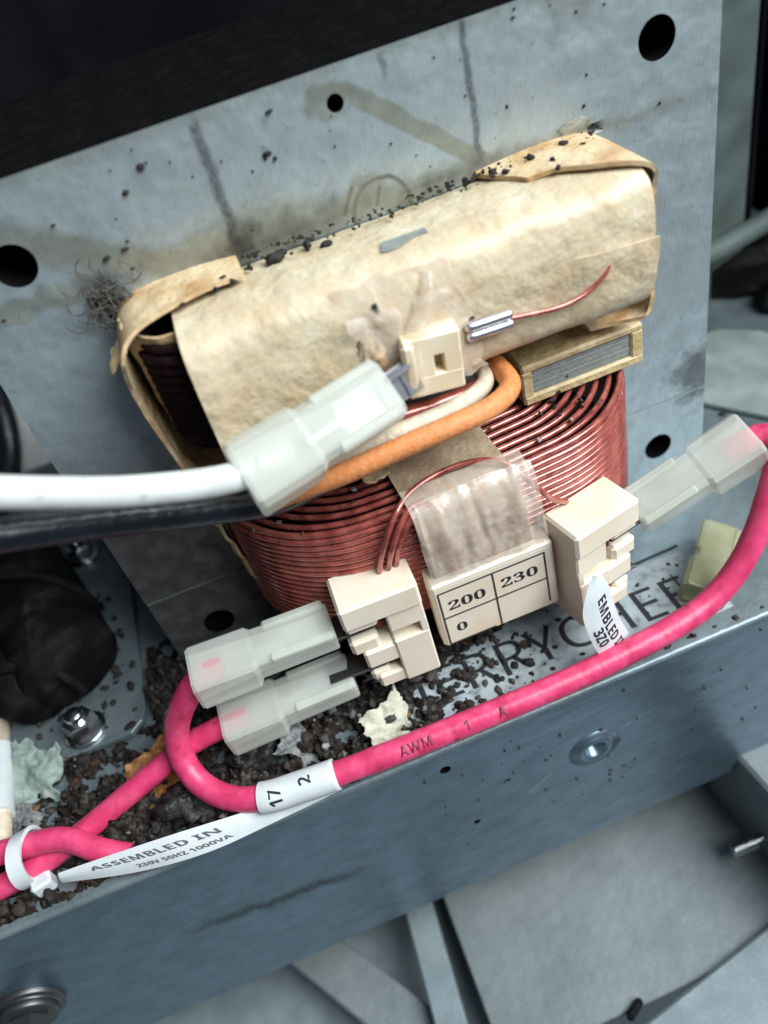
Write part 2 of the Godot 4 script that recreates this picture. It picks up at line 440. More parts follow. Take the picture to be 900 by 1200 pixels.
	mat("grey_scrap", ntex(0.04, 55, [[0.2, lin(.09, .09, .09)], [0.8, lin(.24, .24, .245)]], 128, 4), 8.0, 0.6, 0.0, lumpy, 0.8)
	mat("black_scrap", ntex(0.04, 56, [[0.2, lin(.008, .008, .009)], [0.8, lin(.03, .026, .024)]], 128, 4), 8.0, 0.6, 0.0, lumpy, 0.8)
	plain("bright_metal", lin(.78, .79, .80), 0.2, 1.0)
	plain("tin", lin(.62, .62, .66), 0.28, 0.9)
	plain("dull_metal", lin(.10, .10, .10), 0.4, 0.8)
	plain("ink", lin(.02, .021, .025), 0.6)
	plain("faded_ink", lin(.10, .105, .115), 0.6)
	plain("brown_ink", lin(.06, .045, .04), 0.6)
	plain("pink_ink", lin(.22, .014, .045), 0.5)
	plain("slot", lin(.02, .012, .01), 0.8)
	plain("dark_red", lin(.12, .02, .016), 0.6)
	mat("cabinet_black", ntex(0.01, 61, [[0.2, lin(.004, .004, .006)], [0.8, lin(.010, .010, .014)]], 128, 3), 120.0, 0.7)
	mat("cabinet_navy", ntex(0.01, 62, [[0.2, lin(.010, .012, .022)], [0.8, lin(.016, .019, .032)]], 128, 3), 120.0, 0.5)
	mat("cabinet_green", ntex(0.02, 63, [[0.2, lin(.09, .115, .105)], [0.8, lin(.15, .185, .17)]], 128, 3), 60.0, 0.6)
	var gr := ntex(0.06, 81, [[0.2, lin(.86, .855, .85)], [0.5, lin(.96, .96, .955)], [0.8, lin(1, 1, 1)]], 256, 5)
	var fibre := ntex(0.035, 82, [[0.15, lin(.86, .81, .73)], [0.4, lin(.96, .945, .92)], [0.7, lin(1, 1, 1)]], 512, 6)
	var grime := ntex(0.02, 83, [[0.08, lin(.5, .45, .45)], [0.26, lin(.9, .88, .88)], [0.5, lin(1, 1, 1)]], 256, 6)
	grain(M.core_steel, gr, Vector3(260, 14, 60))
	grain(M.flange_zinc, gr, Vector3(24, 240, 60))
	for k in ["pale_green", "zinc", "lower_zinc", "light_zinc", "shunt_steel"]: grain(M[k], gr, Vector3(60, 60, 60))
	for k in ["paper_wrap", "collar_paper", "insulation_paper", "frame_fibre"]: grain(M[k], fibre, Vector3(38, 60, 60))
	for k in ["pink_insulation", "white_insulation", "copper_enamel"]: grain(M[k], grime, Vector3(35, 35, 35))
	for k in ["lamination", "cabinet_black", "cabinet_navy", "dirt", "rubber", "dark_varnish"]: M[k].metallic_specular = 0.15
	mat("dust", ntex(0.03, 64, [[0.2, lin(.05, .045, .04)], [0.8, lin(.14, .125, .11)]], 128, 3), 10.0, 0.9)

# ------------------------------------------------------------------ builders
func cyl_cut(parent: Node, c: Vector3, r: float, h: float, along_z := true) -> void:
	var k := CSGCylinder3D.new()
	k.radius = r * MM; k.height = h * MM; k.sides = 32
	k.operation = CSGShape3D.OPERATION_SUBTRACTION
	k.material = M.lamination
	k.position = c * MM
	if along_z: k.rotation.x = PI / 2
	k.name = "hole"
	parent.add_child(k, true)

func csg_box(called: String, c: Vector3, size: Vector3, m: Material, parent: Node) -> CSGBox3D:
	var b := CSGBox3D.new()
	b.size = size * MM; b.position = c * MM; b.material = m
	put(called, b, parent)
	return b

func bend_turn(px: float, layer: float, y: float, front: float, half: float, rad: float, back: float) -> Array:
	# one U turn of wire round the front of the core at height y: half width and front already moved in by the layer
	var pts := []
	var hw := half - layer
	var fz := front - layer
	var r := maxf(minf(rad - layer * 0.8, fz - back - 0.5), 3.0)
	pts.append(V(-hw, y, back))
	pts.append(V(-hw, y, maxf(fz - r, back + 1)))
	for k in range(1, 9):
		var a := PI / 2 * k / 9.0
		pts.append(V(-hw + r - r * cos(a), y, fz - r + r * sin(a)))
	for k in 7:
		var t := (k + 0.0) / 6.0
		var x := lerpf(-hw + r, hw - r, t)
		pts.append(V(x, y, fz + 0.8 * sin(PI * t)))
	for k in range(1, 9):
		var a := PI / 2 * (1.0 - k / 9.0)
		pts.append(V(hw - r + r * cos(a), y, fz - r + r * sin(a)))
	pts.append(V(hw, y, maxf(fz - r, back + 1)))
	pts.append(V(hw, y, back))
	return pts

func sleeve(parent: Node, tip: Vector3, dir: Vector3, upv: Vector3, length: float, w: float, h: float) -> MeshInstance3D:
	# a translucent push-on terminal sleeve: open box, slimmer at the tab end, with a raised rail on its top
	dir = dir.normalized()
	var side := dir.cross(upv).normalized()
	var up := side.cross(dir).normalized()
	var st := mb(false)
	var ring := func(x: float, sw: float, top: float, bot: float, c: float) -> Array:
		var out := []
		for p in [[-sw + c, -bot], [sw - c, -bot], [sw, -bot + c], [sw, top - c], [sw - c, top], [-sw + c, top], [-sw, top - c], [-sw, -bot + c]]:
			out.append(tip + dir * x + side * p[0] + up * p[1])
		return out
	var a := w / 2.0
	var b := h / 2.0
	var outer := [ring.call(0.0, a * 0.78, b * 0.80, b * 0.66, 0.9), ring.call(0.6, a * 0.82, b * 0.86, b * 0.70, 1.0), ring.call(length * 0.55, a * 0.84, b * 0.90, b * 0.74, 1.0), ring.call(length * 0.585, a * 0.99, b * 0.96, b * 1.12, 1.0), ring.call(length - 0.7, a, b, b * 1.18, 1.0), ring.call(length, a * 0.95, b * 0.95, b * 1.1, 1.1)]
	var inner := [ring.call(0.0, a * 0.60, b * 0.52, b * 0.45, 0.6), ring.call(length * 0.5, a * 0.62, b * 0.6, b * 0.5, 0.6), ring.call(length, a * 0.76, b * 0.74, b * 0.9, 0.8)]
	for i in outer.size() - 1:
		for k in 8:
			face(st, [outer[i][k], outer[i][(k + 1) % 8], outer[i + 1][(k + 1) % 8], outer[i + 1][k]], tip + dir * length * 0.5)
	for i in inner.size() - 1:
		for k in 8:
			var far: Vector3 = tip + dir * length * 0.5 + (inner[i][k] - tip - dir * length * 0.5) * 4.0
			face(st, [inner[i][k], inner[i][(k + 1) % 8], inner[i + 1][(k + 1) % 8], inner[i + 1][k]], far)
	for k in 8:
		face(st, [outer[0][k], outer[0][(k + 1) % 8], inner[0][(k + 1) % 8], inner[0][k]], tip + dir * length)
		face(st, [outer[-1][k], outer[-1][(k + 1) % 8], inner[-1][(k + 1) % 8], inner[-1][k]], tip)
	for sg in [-1.0, 1.0]:   # the rails along both upper edges of the slim half
		box(st, tip + dir * length * 0.24 + up * b * 0.72 + side * sg * a * 0.72, Vector3(length * 0.44, b * 0.46, a * 0.36), 0.5, Basis(dir, up, side))
	return obj("sleeve", st, M.milky_plastic, parent)

func ferrule(parent: Node, tip: Vector3, dir: Vector3, upv: Vector3) -> void:   # the crimped metal receptacle inside a sleeve
	dir = dir.normalized()
	var side := dir.cross(upv).normalized()
	var up := side.cross(dir).normalized()
	var st := mb(false)
	box(st, tip + dir * 6.5, Vector3(8, 0.9, 6.3), 0.2, Basis(dir, up, side))
	box(st, tip + dir * 6.5 + side * 2.6 + up * 0.6, Vector3(8, 1.6, 1.1), 0.3, Basis(dir, up, side))
	box(st, tip + dir * 6.5 - side * 2.6 + up * 0.6, Vector3(8, 1.6, 1.1), 0.3, Basis(dir, up, side))
	tube(st, [tip + dir * 10.5, tip + dir * 17.0], 1.9, 10)
	obj("crimp", st, M.tin, parent)

func wire_print(words: String, path: Array, t0: float, h: float, r: float, facing: Vector3, m: Material, parent: Node, turned := false) -> void:
	# print that follows a wire: x runs along the path from t0 (in mm), y round its skin
	var acc := [0.0]
	for i in path.size() - 1: acc.append(acc[-1] + path[i].distance_to(path[i + 1]))
	var f := func(x: float, y: float, z: float) -> Vector3:
		var s := clampf(t0 + (y if turned else x), 0.0, acc[-1] - 0.01)
		var i := 0
		while acc[i + 1] < s: i += 1
		var p: Vector3 = path[i].lerp(path[i + 1], (s - acc[i]) / (acc[i + 1] - acc[i]))
		var t: Vector3 = (path[mini(i + 2, path.size() - 1)] - path[maxi(i - 1, 0)]).normalized()
		var n := (facing - t * facing.dot(t)).normalized()
		var b := n.cross(t)
		var a := (-x if turned else y) / r
		return p + n * cos(a) * (r + z) + b * sin(a) * (r + z)
	lettering(words, h, 1.0, true, false, f, m, parent, 0.05)

func bolt(called: String, label: String, c: Vector3, turn: float, nut_h: float) -> void:
	var t := thing(called, label, "bolt", "bolts holding the grey plate")
	var st := mb(true)
	var xf := Transform3D(Basis(), c)
	lathe(st, [Vector2(5.3, 0), Vector2(5.4, 0.5), Vector2(5.0, 1.0), Vector2(4.2, 1.3), Vector2(0.0, 1.35)], 32, xf)
	obj("washer", st, M.bright_metal, t)
	st = mb(false)
	var hex := []
	for k in 6: hex.append(Vector2(4.1 * cos(TAU * k / 6 + turn), 4.1 * sin(TAU * k / 6 + turn)))
	prism(st, hex, 0.0, nut_h, 0.5, Transform3D(Basis(Vector3.RIGHT, -PI / 2), c + V(0, 1.2, 0)))
	obj("nut", st, M.bright_metal, t)
	st = mb(true)
	lathe(st, [Vector2(2.3, nut_h), Vector2(2.3, nut_h + 1.6), Vector2(2.0, nut_h + 2.1), Vector2(0.0, nut_h + 2.2)], 20, Transform3D(Basis(), c + V(0, 1.2, 0)))
	obj("stud", st, M.bright_metal, t)

func flat_scrap(called: String, label: String, c: Vector3, size: Vector2, m: Material, sd: int, lift := 1.5, turn := 0.0, tilt := 0.0) -> void:
	# a torn scrap of sheet: ragged outline, crumpled
	var st := mb(true)
	var bs := Basis(Vector3.UP, turn) * Basis(Vector3.RIGHT, tilt)
	var f := func(u: float, v: float) -> Vector3:
		var a := u * 2.0 - 1.0
		var b := v * 2.0 - 1.0
		var x := size.x * (a * (0.85 + 0.6 * noise.get_noise_2d(b * 55.0 + sd * 50.0, (40.0 if a > 0.0 else 90.0))) + 0.3 * b * noise.get_noise_1d(sd * 71.0) + 0.08 * a * noise.get_noise_2d(b * 420.0, sd * 10.0))
		var z := size.y * (b * (0.85 + 0.6 * noise.get_noise_2d(a * 55.0 + sd * 50.0, (140.0 if b > 0.0 else 190.0))) + 0.3 * a * noise.get_noise_1d(sd * 91.0) + 0.08 * b * noise.get_noise_2d(a * 420.0, sd * 20.0))
		var y := lift * 0.7 * noise.get_noise_2d(x * 11.0 + sd * 90.0, z * 11.0) + 0.8 * lift * noise.get_noise_2d(x * 6.0 - z * 8.0, z * 3.0 + sd * 60.0) + 0.12 * noise.get_noise_2d(x * 50.0, z * 50.0 + sd * 30.0)
		return c + bs * Vector3(x, y, z)
	sheet(st, f, 30, 30, -0.45)
	tag(obj(called, st, m), label, "scrap")

func transformer() -> void:
	var t := thing("transformer", "large steel cored transformer with paper wrapped coil above a red copper winding", "transformer")
	# ---- core: E stack with the yoke below it
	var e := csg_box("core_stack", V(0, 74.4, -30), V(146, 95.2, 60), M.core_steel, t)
	for p in [V(-60, 108.8, 0), V(60, 108.8, 0)]: cyl_cut(e, p - V(0, 74.4, -30), 3.75, 130)
	cyl_cut(e, V(0.1, 116.3, 0) - V(0, 74.4, -30), 1.5, 130)
	var nb := CSGBox3D.new()
	nb.size = V(3.4, 2.0, 30) * MM; nb.position = (V(47.2, 97.2, 0) - V(0, 74.4, -30)) * MM; nb.operation = CSGShape3D.OPERATION_SUBTRACTION; nb.name = "hole"
	e.add_child(nb, true)
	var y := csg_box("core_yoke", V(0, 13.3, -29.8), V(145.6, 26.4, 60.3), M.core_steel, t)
	for p in [V(-60, 13.1, 0), V(60, 13.1, 0)]: cyl_cut(y, p - V(0, 13.3, -29.8), 3.75, 130)
	var st := mb(false)
	# sheets of the stack seen at its top, each a little proud or shy
	for k in 30:
		box(st, V(rng.randf_range(-0.2, 0.2), 122.05 + rng.randf_range(-0.05, 0.05), -1.2 - k * 1.96), V(145.6, 0.6, 1.9), 0.08)
	obj("lamination_edges", st, M.lamination, t)
	# ---- high voltage coil
	st = mb(true)
	for k in 12:
		var yy := 72.8 + k * 1.84
		tube(st, curve(bend_turn(0, 0.0 if k > 0 and k < 11 else 0.8, yy, 18.6, 45.6, 9.0, -2.0), 2), 1.1, 8)
	box(st, V(0, 82.8, 7.0), V(88, 19.0, 19), 2.0)
	var hv := obj("high_voltage_coil", st, M.dark_varnish, t)
	var cross := curve([V(0, 95.4, 0.5), V(0, 96.4, 7), V(0, 96.5, 15), V(0, 95.7, 19.6), V(0, 93.0, 22.2), V(0, 87, 23.2), V(0, 80, 23.1), V(0, 74.4, 22.4), V(0, 71.4, 20), V(0, 70.2, 14), V(0, 70.0, 3)], 6)
	st = mb(true)
	var wrap := func(u: float, v: float) -> Vector3:
		var p := at(cross, v)
		var left := -38.2 - 1.6 * v
		var right := 42.6 + 3.0 * sin(PI * clampf(v * 1.15, 0, 1))
		var x := lerpf(left, right, u)
		p.z += 0.9 * cos(x / 60.0 * PI / 2) * smoothstep(0.2, 0.5, v)
		var crease := noise.get_noise_3d(x * 7.0, p.y * 9.0, p.z * 9.0) * 0.30 + noise.get_noise_3d(x * 26.0, p.y * 26.0, p.z * 26.0) * 0.05
		p.y += crease * (0.9 if v < 0.35 else 0.2)
		p.z += crease * (1.0 if v > 0.25 else 0.2)
		# the cut end at the left springs outward a little
		p.z += 1.2 * smoothstep(0.10, 0.0, u) * smoothstep(0.1, 0.4, v)
		return V(x, p.y, p.z)
	sheet(st, wrap, 110, 64, -0.5)
	obj("paper_wrap", st, M.paper_wrap, hv)
	st = mb(true)
	sheet(st, func(u: float, v: float) -> Vector3:
		var p: Vector3 = wrap.call(lerpf(0.74, 1.006, u), lerpf(0.50 + 0.03 * u, 0.8, v))
		return p + V(0, 0, lerpf(-0.6, 0.7, smoothstep(0.0, 0.5, u))), 30, 14, -0.4)
	obj("paper_flap", st, M.paper_wrap, hv)
	# collars: stiff paper that lines the core's windows and stands out round the coil
	var cl := curve([V(-24.6, 97.0, 0), V(-32, 97.6, 0), V(-40, 97.5, 0), V(-45.5, 96.7, 0), V(-48.2, 94.0, 0), V(-48.9, 88, 0), V(-48.6, 80, 0), V(-48.2, 72, 0), V(-47.4, 65, 0), V(-45.5, 61.5, 0)], 6)
	st = mb(true)
	var lf := func(u: float, v: float) -> Vector3:
		var p := at(cl, u)
		var zm := lerpf(10.0, 16.8, smoothstep(0.0, 0.42, u))
		zm = lerpf(zm, 12.5, smoothstep(0.45, 0.62, u)) + 0.9 * noise.get_noise_2d(u * 420.0, 7.0) * smoothstep(0.3, 0.5, u)
		var wob := 0.7 * noise.get_noise_2d(u * 260.0, v * 60.0)
		return p + V(wob * smoothstep(0.4, 0.6, u) * v - 0.8 * v * smoothstep(0.45, 0.6, u) * smoothstep(1.0, 0.6, u), wob * 0.6 * v + 0.35 * v * smoothstep(0.4, 0.2, u), zm * v)
	sheet(st, lf, 60, 14, -0.75)
	obj("paper_collar", st, M.collar_paper, hv)
	st = mb(true)
	var tear := func(u: float, v: float) -> Vector3:
		var a := lerpf(-0.3, 1.5, u)
		var x := -48.6 + 3.2 * cos(a * 1.4) - 1.5 + noise.get_noise_2d(u * 200.0, v * 90.0) * 1.2
		return V(x, 96.4 - 6.5 * u + noise.get_noise_2d(u * 120.0, v * 200.0) * 0.8, 3.5 + 8.6 * v + noise.get_noise_2d(u * 300.0, 60.0) * 1.6)
	sheet(st, tear, 18, 10, -0.5)
	obj("torn_paper", st, M.collar_paper, hv)
	var cr := curve([V(22, 97.1, 0), V(30, 97.7, 0), V(38, 97.9, 0), V(44, 97.4, 0), V(47.4, 95.6, 0), V(48.8, 92, 0), V(49.0, 84, 0), V(48.9, 74, 0), V(48.5, 68, 0), V(47.0, 65.2, 0), V(43, 64.4, 0), V(36, 64.6, 0)], 6)
	st = mb(true)
	var rf := func(u: float, v: float) -> Vector3:
		var p := at(cr, u)
		var zm := lerpf(11.0, 20.2, smoothstep(0.0, 0.32, u))
		zm = lerpf(zm, 17.8, smoothstep(0.36, 0.5, u)) - 3.0 * smoothstep(0.8, 1.0, u)
		var shift := 6.0 * v * smoothstep(0.2, 0.0, u)
		var wob := 0.35 * noise.get_noise_2d(u * 220.0, v * 60.0)
		return p + V(shift + wob, wob + 0.25 * v * smoothstep(0.4, 0.2, u), zm * v)
	sheet(st, rf, 70, 14, -0.85)
	obj("paper_collar", st, M.collar_paper, hv)
	st = mb(true)
	sheet(st, func(u: float, v: float) -> Vector3:
		var p: Vector3 = V(-47.9, 95.6, 9.0).lerp(V(-39.0, 95.2, 16.5), u).lerp(V(-47.6, 70.0, 6.0).lerp(V(-43.6 + 1.0 * v, 72.0, 9.5), u), v)
		return p + V(0, 0, 1.6 * sin(u * PI) * (1.0 - v)) + V(noise.get_noise_2d(u * 120.0, v * 160.0) * 0.7, 0, noise.get_noise_2d(v * 160.0, u * 120.0 + 70.0) * 0.8), 12, 24, -0.5)
	obj("inner_paper", st, M.collar_paper, hv)
	# dark slit patch on the wrap
	st = mb(true)
	sheet(st, func(u: float, v: float) -> Vector3:
		var p: Vector3 = wrap.call(lerpf(0.452 - 0.012 * v, 0.548, u), lerpf(0.185, 0.232 - 0.012 * u + 0.012 * sin(u * 6.0), v))
		return p + V(0, 0.35, 0.35), 12, 4, -0.3)
	obj("dark_patch", st, M.shunt_steel, hv)
	# terminal block on the wrap
	var tbs := Basis(Vector3.FORWARD, 0.06) * Basis(Vector3.UP, -0.10)
	var tc := V(0.4, 79.3, 26.0)
	st = mb(false)
	box(st, tc + tbs * V(0, 3.75, 0), V(10.2, 4.1, 5.2), 0.35, tbs)
	box(st, tc + tbs * V(0, -3.75, 0), V(10.2, 4.1, 5.2), 0.35, tbs)
	box(st, tc + tbs * V(-2.35, 0, -0.02), V(5.0, 4.2, 5.16), 0.2, tbs)
	box(st, tc + tbs * V(3.45, 0, -0.02), V(3.2, 4.2, 5.16), 0.2, tbs)
	box(st, tc + tbs * V(-4.2, 0, 0.6), V(2.2, 10.6, 5.8), 0.6, tbs)
	box(st, tc + tbs * V(0, 0, -1.8), V(9.6, 11.0, 1.2), 0.2, tbs)
	var tbk := obj("terminal_block", st, M.hv_nylon, hv)
	st = mb(true)
	tube(st, curve([V(14.9, 80.9, 25.2), V(19.9, 79.9, 25.1), V(25.8, 79.0, 24.9), V(31.0, 79.6, 24.7), V(34.6, 81.6, 24.5), V(36.0, 83.2, 24.0), V(36.6, 84.2, 22.8)], 6), 0.5, 8)
	obj("lead_wire", st, M.copper_enamel, hv)
	st = mb(true)
	for d in [-0.95, 0.95]:
		tube(st, curve([V(8.2, 81.2 + d, 25.6), V(9.0, 81.2 + d, 25.7), V(15.0, 80.8 + d, 25.5), V(15.9, 80.7 + d, 25.4)], 3), 0.9, 12)
	box(st, V(12.0, 81.0, 25.0), V(6.8, 1.6, 1.2), 0.2)
	obj("crimp", st, M.tin, hv)
	st = mb(false)
	var tdir := V(-27.0, -3.5, 5.0).normalized()
	var tside := tdir.cross(Vector3.UP).normalized()
	var tup := tside.cross(tdir)
	var tb2 := Basis(tdir, Vector3(0, 0.35, 0.93).normalized().cross(tdir).normalized(), tdir.cross(Vector3(0, 0.35, 0.93).normalized().cross(tdir).normalized()))
	box(st, V(-6.6, 78.3, 28.3), V(7.5, 6.2, 0.8), 0.15, tb2)
	box(st, V(-6.4, 80.9, 28.9), V(5.0, 1.2, 1.5), 0.3, tb2)
	box(st, V(-6.8, 75.9, 28.7), V(5.0, 1.2, 1.5), 0.3, tb2)
	box(st, V(-5.4, 78.2, 28.9), V(1.0, 5.0, 0.7), 0.2, tb2)
	obj("spade_tab", st, M.tin, tbk if false else hv)
	# crumpled tape over and round the block
	for s in [[-11.0, 8.5, 74.0, 95.0, 1.0, 11, "cream_film"], [-10.5, -2.0, 76.0, 91.0, 2.2, 23, "tape_film"], [1.0, 9.5, 72.5, 90.5, 1.0, 31, "cream_film"]]:
		st = mb(true)
		var sd: int = s[5]
		sheet(st, func(u: float, v: float) -> Vector3:
			var ex := noise.get_noise_2d(v * 260.0, sd * 31.0) * 1.6 * (1.0 if u > 0.5 else -1.0)
			var x := lerpf(s[0], s[1], u) + ex * absf(u - 0.5) * 2.0 + (v - 0.5) * 3.0
			var yv := lerpf(s[3], s[2], v) + noise.get_noise_2d(u * 200.0 + sd * 9.0, 5.0) * 1.5
			var fold: float = absf(noise.get_noise_3d(x * 6.0 + yv * 3.0, yv * 2.0, sd * 40.0)) * s[4] * 1.1
			var base := 23.4 if yv < 89.0 else lerpf(23.4, 21.0, (yv - 89.0) / 6.0)
			var near := smoothstep(9.5, 5.5, Vector2(x - 0.4, (yv - 79.3) * 0.9).length()) if sd == 11 else 0.0
			return V(x, yv, base + 1.0 + fold + 1.2 * near), 40, 40, -0.12)
		obj("tape", st, M[s[6]], hv)
	st = mb(true)
	tube(st, curve([V(3.5, 93.5, 23.0), V(2.0, 90.0, 25.0), V(-0.5, 87.0, 26.2), V(-2.6, 84.0, 27.6), V(-3.4, 80.0, 29.2), V(-3.9, 75.5, 29.0)], 6), func(q: float) -> float: return 1.1 + 0.7 * sin(q * 3.0), 10, 0.55)
	obj("tape_fold", st, M.cream_film, hv)
	st = mb(true)
	for s in [[V(-9.5, 84.5, 24.2), V(1.6, 3.4, 0.8), 5], [V(-8.0, 82.0, 24.6), V(1.6, 2.2, 0.8), 6], [V(-7.0, 88.2, 24.2), V(1.4, 1.2, 0.6), 8]]:
		blob(st, s[0], s[1], 0.7, s[2], 10)
	obj("glue", st, M.collar_paper, hv)
	# ---- magnetic shunts between the coils
	for s in [-1.0, 1.0]:
		st = mb(false)
		box(st, V(s * 34.6, 52.9, 7.0), V(27.4, 2.4, 14.2), 0.5)
		box(st, V(s * 34.6, 60.6, 7.0), V(27.4, 1.8, 14.2), 0.5)
		box(st, V(s * 22.0, 56.8, 7.0), V(2.4, 6.4, 14.0), 0.4)
		box(st, V(s * 46.9, 56.8, 7.0), V(2.8, 6.4, 14.0), 0.4)
		var fr := obj("magnetic_shunt", st, M.frame_fibre, t)
		st = mb(false)
		for k in 5:
			box(st, V(s * 34.5, 54.6 + k * 1.12, 6.8), V(22.6, 1.08, 13.2 + (k % 2) * 0.12), 0.08)
		obj("shunt_steel", st, M.shunt_steel, fr)
	# ---- primary coil
	st = mb(false)
	box(st, V(0, 36.2, 10.5), V(80, 25.6, 28), 9.0)
	var pc := obj("primary_coil", st, M.dark_varnish, t)
	var layers := 8
	for l in layers:
		for row in (19 if l == 0 else 1):
			st = mb(true)
			var yy := 50.3 - row * 1.56 - (0.0 if l == 0 else l * 0.02)
			var drift := rng.randf_range(-0.12, 0.12)
			var pts := bend_turn(0, l * 2.45 + (0.35 if row == 0 and l == 0 else 0.0), yy + drift, 28.6 + drift, 46.9, 29.0, -2.0)
			var bent := []
			for i in pts.size():
				var p: Vector3 = pts[i]
				p.y += 0.22 * noise.get_noise_3d(p.x * 4.0, l * 50.0 + row * 20.0, p.z * 4.0) - 0.05 * maxf(p.x, 0.0) * row / 19.0 * 0.9
				p.z += 0.25 * noise.get_noise_3d(p.x * 4.0, l * 50.0 + row * 20.0 + 900.0, p.z * 4.0)
				bent.append(p)
			tube(st, curve(bent, 2), 0.72 if l == 0 else 0.66, 8)
			obj("wire_turn", st, M.copper_enamel, pc)
	st = mb(true)
	tube(st, curve([V(-20.6, 39.0, 30.5), V(-19.2, 43.7, 31.2), V(-16.5, 49.5, 31.6), V(-13.4, 52.4, 30.0), V(-9.5, 53.3, 27.4), V(-3, 53.6, 25.6), V(4, 53.6, 26.0), V(9.5, 52.6, 28.6), V(13.0, 48.5, 32.2), V(17.0, 42.0, 32.2), V(20.5, 38.5, 31.0)], 6), 0.62, 8)
	tube(st, curve([V(-18.7, 39.0, 30.5), V(-17.3, 43.7, 31.4), V(-14.4, 49.5, 31.8), V(-11.0, 52.0, 30.4), V(-8.0, 51.4, 29.0)], 6), 0.7, 8)
	tube(st, curve([V(-16.9, 39.0, 30.3), V(-15.6, 44.0, 31.2), V(-12.8, 49.2, 31.6), V(-10.0, 51.0, 30.6), V(-7.0, 50.4, 29.4)], 6), 0.7, 8)
	obj("copper_lead", st, M.copper_enamel, pc)
	# the strip of paper and the clear tape that hold the leads down over the coil
	var over := curve([V(0, 60.0, 10.0), V(0, 54.5, 14.0), V(0, 53.2, 20), V(0, 52.8, 27), V(0, 50.8, 31.6), V(0, 46, 33.2), V(0, 40, 33.6), V(0, 33.6, 34.0)], 6)
	st = mb(true)
	sheet(st, func(u: float, v: float) -> Vector3:
		var p := at(over, v)
		return V(lerpf(-12.4, 9.5, u) + 2.0 * v + noise.get_noise_2d(v * 150.0, u * 20.0) * 0.3, p.y - 0.9, p.z - 0.8), 20, 40, -0.3)
	obj("insulation_paper", st, M.insulation_paper, t)
	for s in [[-11.6, 13.0, 0.42, 1.0, 1.0, 3], [-10.5, 13.8, 0.52, 0.97, 1.7, 17]]:
		st = mb(true)
		var sd: int = s[5]
		sheet(st, func(u: float, v: float) -> Vector3:
			var p := at(over, lerpf(s[2], s[3], v) + 0.012 * noise.get_noise_2d(u * 60.0, sd * 9.0))
			var x := lerpf(s[0], s[1], u) + noise.get_noise_2d(v * 80.0, sd * 70.0 + (0.0 if u < 0.5 else 40.0)) * 0.6
			var fold: float = absf(noise.get_noise_3d(x * 9.0, p.y * 2.5, sd * 30.0)) * 1.9 * s[4] + absf(noise.get_noise_3d(x * 3.0, p.y * 9.0, sd * 60.0)) * 0.7
			return V(x, p.y + fold * 0.5 * smoothstep(0.7, 0.2, v) + 0.9 * s[4], p.z + fold * smoothstep(0.1, 0.5, v) + 0.6 * s[4]), 60, 50, -0.1)
		obj("tape", st, M.tape_film, t)
	# ---- marking block with its printed table
	st = mb(false)
	box(st, V(1.2, 23.6, 32.6), V(27.4, 19.6, 5.2), 0.8)
	box(st, V(1.2, 33.0, 31.6), V(27.0, 1.6, 7.2), 0.5)
	var mk := obj("marking_block", st, M.nylon, t)
	st = mb(false)
	var zf := 35.22
	for s in [[-11.2, 31.3, 12.6, 31.3], [-11.2, 23.4, 12.6, 23.4], [-11.2, 14.8, -0.4, 14.8]]:
		box(st, V((s[0] + s[2]) / 2, s[1], zf), V(s[2] - s[0], 0.42, 0.1), 0.02)
	for s in [[-11.2, 14.8, 31.3], [0.9, 14.8, 31.3], [12.6, 16.0, 31.3]]:
		box(st, V(s[0], (s[1] + s[2]) / 2, zf + 0.01), V(0.42, s[2] - s[1] + 0.3, 0.1), 0.02)
	obj("printed_table", st, M.brown_ink, mk)
	for s in [["200", -5.4, 26.8, 2.7], ["230", 6.6, 27.2, 2.7], ["0", -7.8, 19.2, 2.5]]:
		lettering(s[0], s[3], 1.35, true, true, func(x: float, yv: float, z: float) -> Vector3: return V(s[1] + x, s[2] + yv, 35.21 + z), M.ink, mk)
	# ---- terminal blocks left and right of it
	for s in [-1.0, 1.0]:
		var o := V(-22.4, 0, 0) if s < 0 else V(16.6, -1.0, 3.4)
		var bs := Basis(Vector3.UP, -0.02) if s < 0 else Basis(Vector3.UP, 0.24)
		bs = bs * Basis.from_scale(V(-s, 1, 1)) if s > 0 else bs
		st = mb(false)
		var add := func(x0: float, x1: float, y0: float, y1: float, z0: float, z1: float, b: float) -> void:
			box(st, o + bs * V((x0 + x1) / 2, (y0 + y1) / 2, (z0 + z1) / 2), V(x1 - x0, y1 - y0, z1 - z0), b, bs)
		add.call(0.3, 8.3, 27.2, 38.8, 26.5, 36.4, 0.4)     # the column nearest the marking block, with a recess in its face
		add.call(0.35, 8.25, 10.4, 24.2, 26.5, 36.5, 0.4)
		add.call(0.4, 8.2, 23.9, 27.5, 26.6, 33.6, 0.2)
		add.call(6.7, 8.28, 23.6, 27.8, 26.7, 36.35, 0.2)
		add.call(-8.4, 8.4, 32.6, 39.0, 26.4, 37.0, 0.6)    # top chamber
		add.call(-8.2, -1.4, 30.6, 33.4, 27.0, 36.2, 0.6)
		add.call(-6.6, 0.8, 17.9, 23.4, 26.6, 36.1, 0.6)    # middle chamber and its lip
		add.call(-8.6, -2.2, 22.6, 27.0, 27.2, 35.4, 0.8)
		add.call(-5.4, 0.8, 10.2, 14.4, 26.7, 36.0, 0.6)    # bottom chamber and its lip
		add.call(-6.6, -2.2, 12.0, 15.6, 27.3, 35.2, 0.8)
		var bk := obj("terminal_block", st, M.nylon, t)
		st = mb(false)
		box(st, o + bs * V(-0.6, 28.8, 32.0), V(2.6, 1.6, 5.0), 0.1, bs)
		box(st, o + bs * V(-0.6, 16.1, 32.0), V(2.4, 1.4, 5.0), 0.1, bs)
		obj("wire_end", st, M.dark_red, bk)
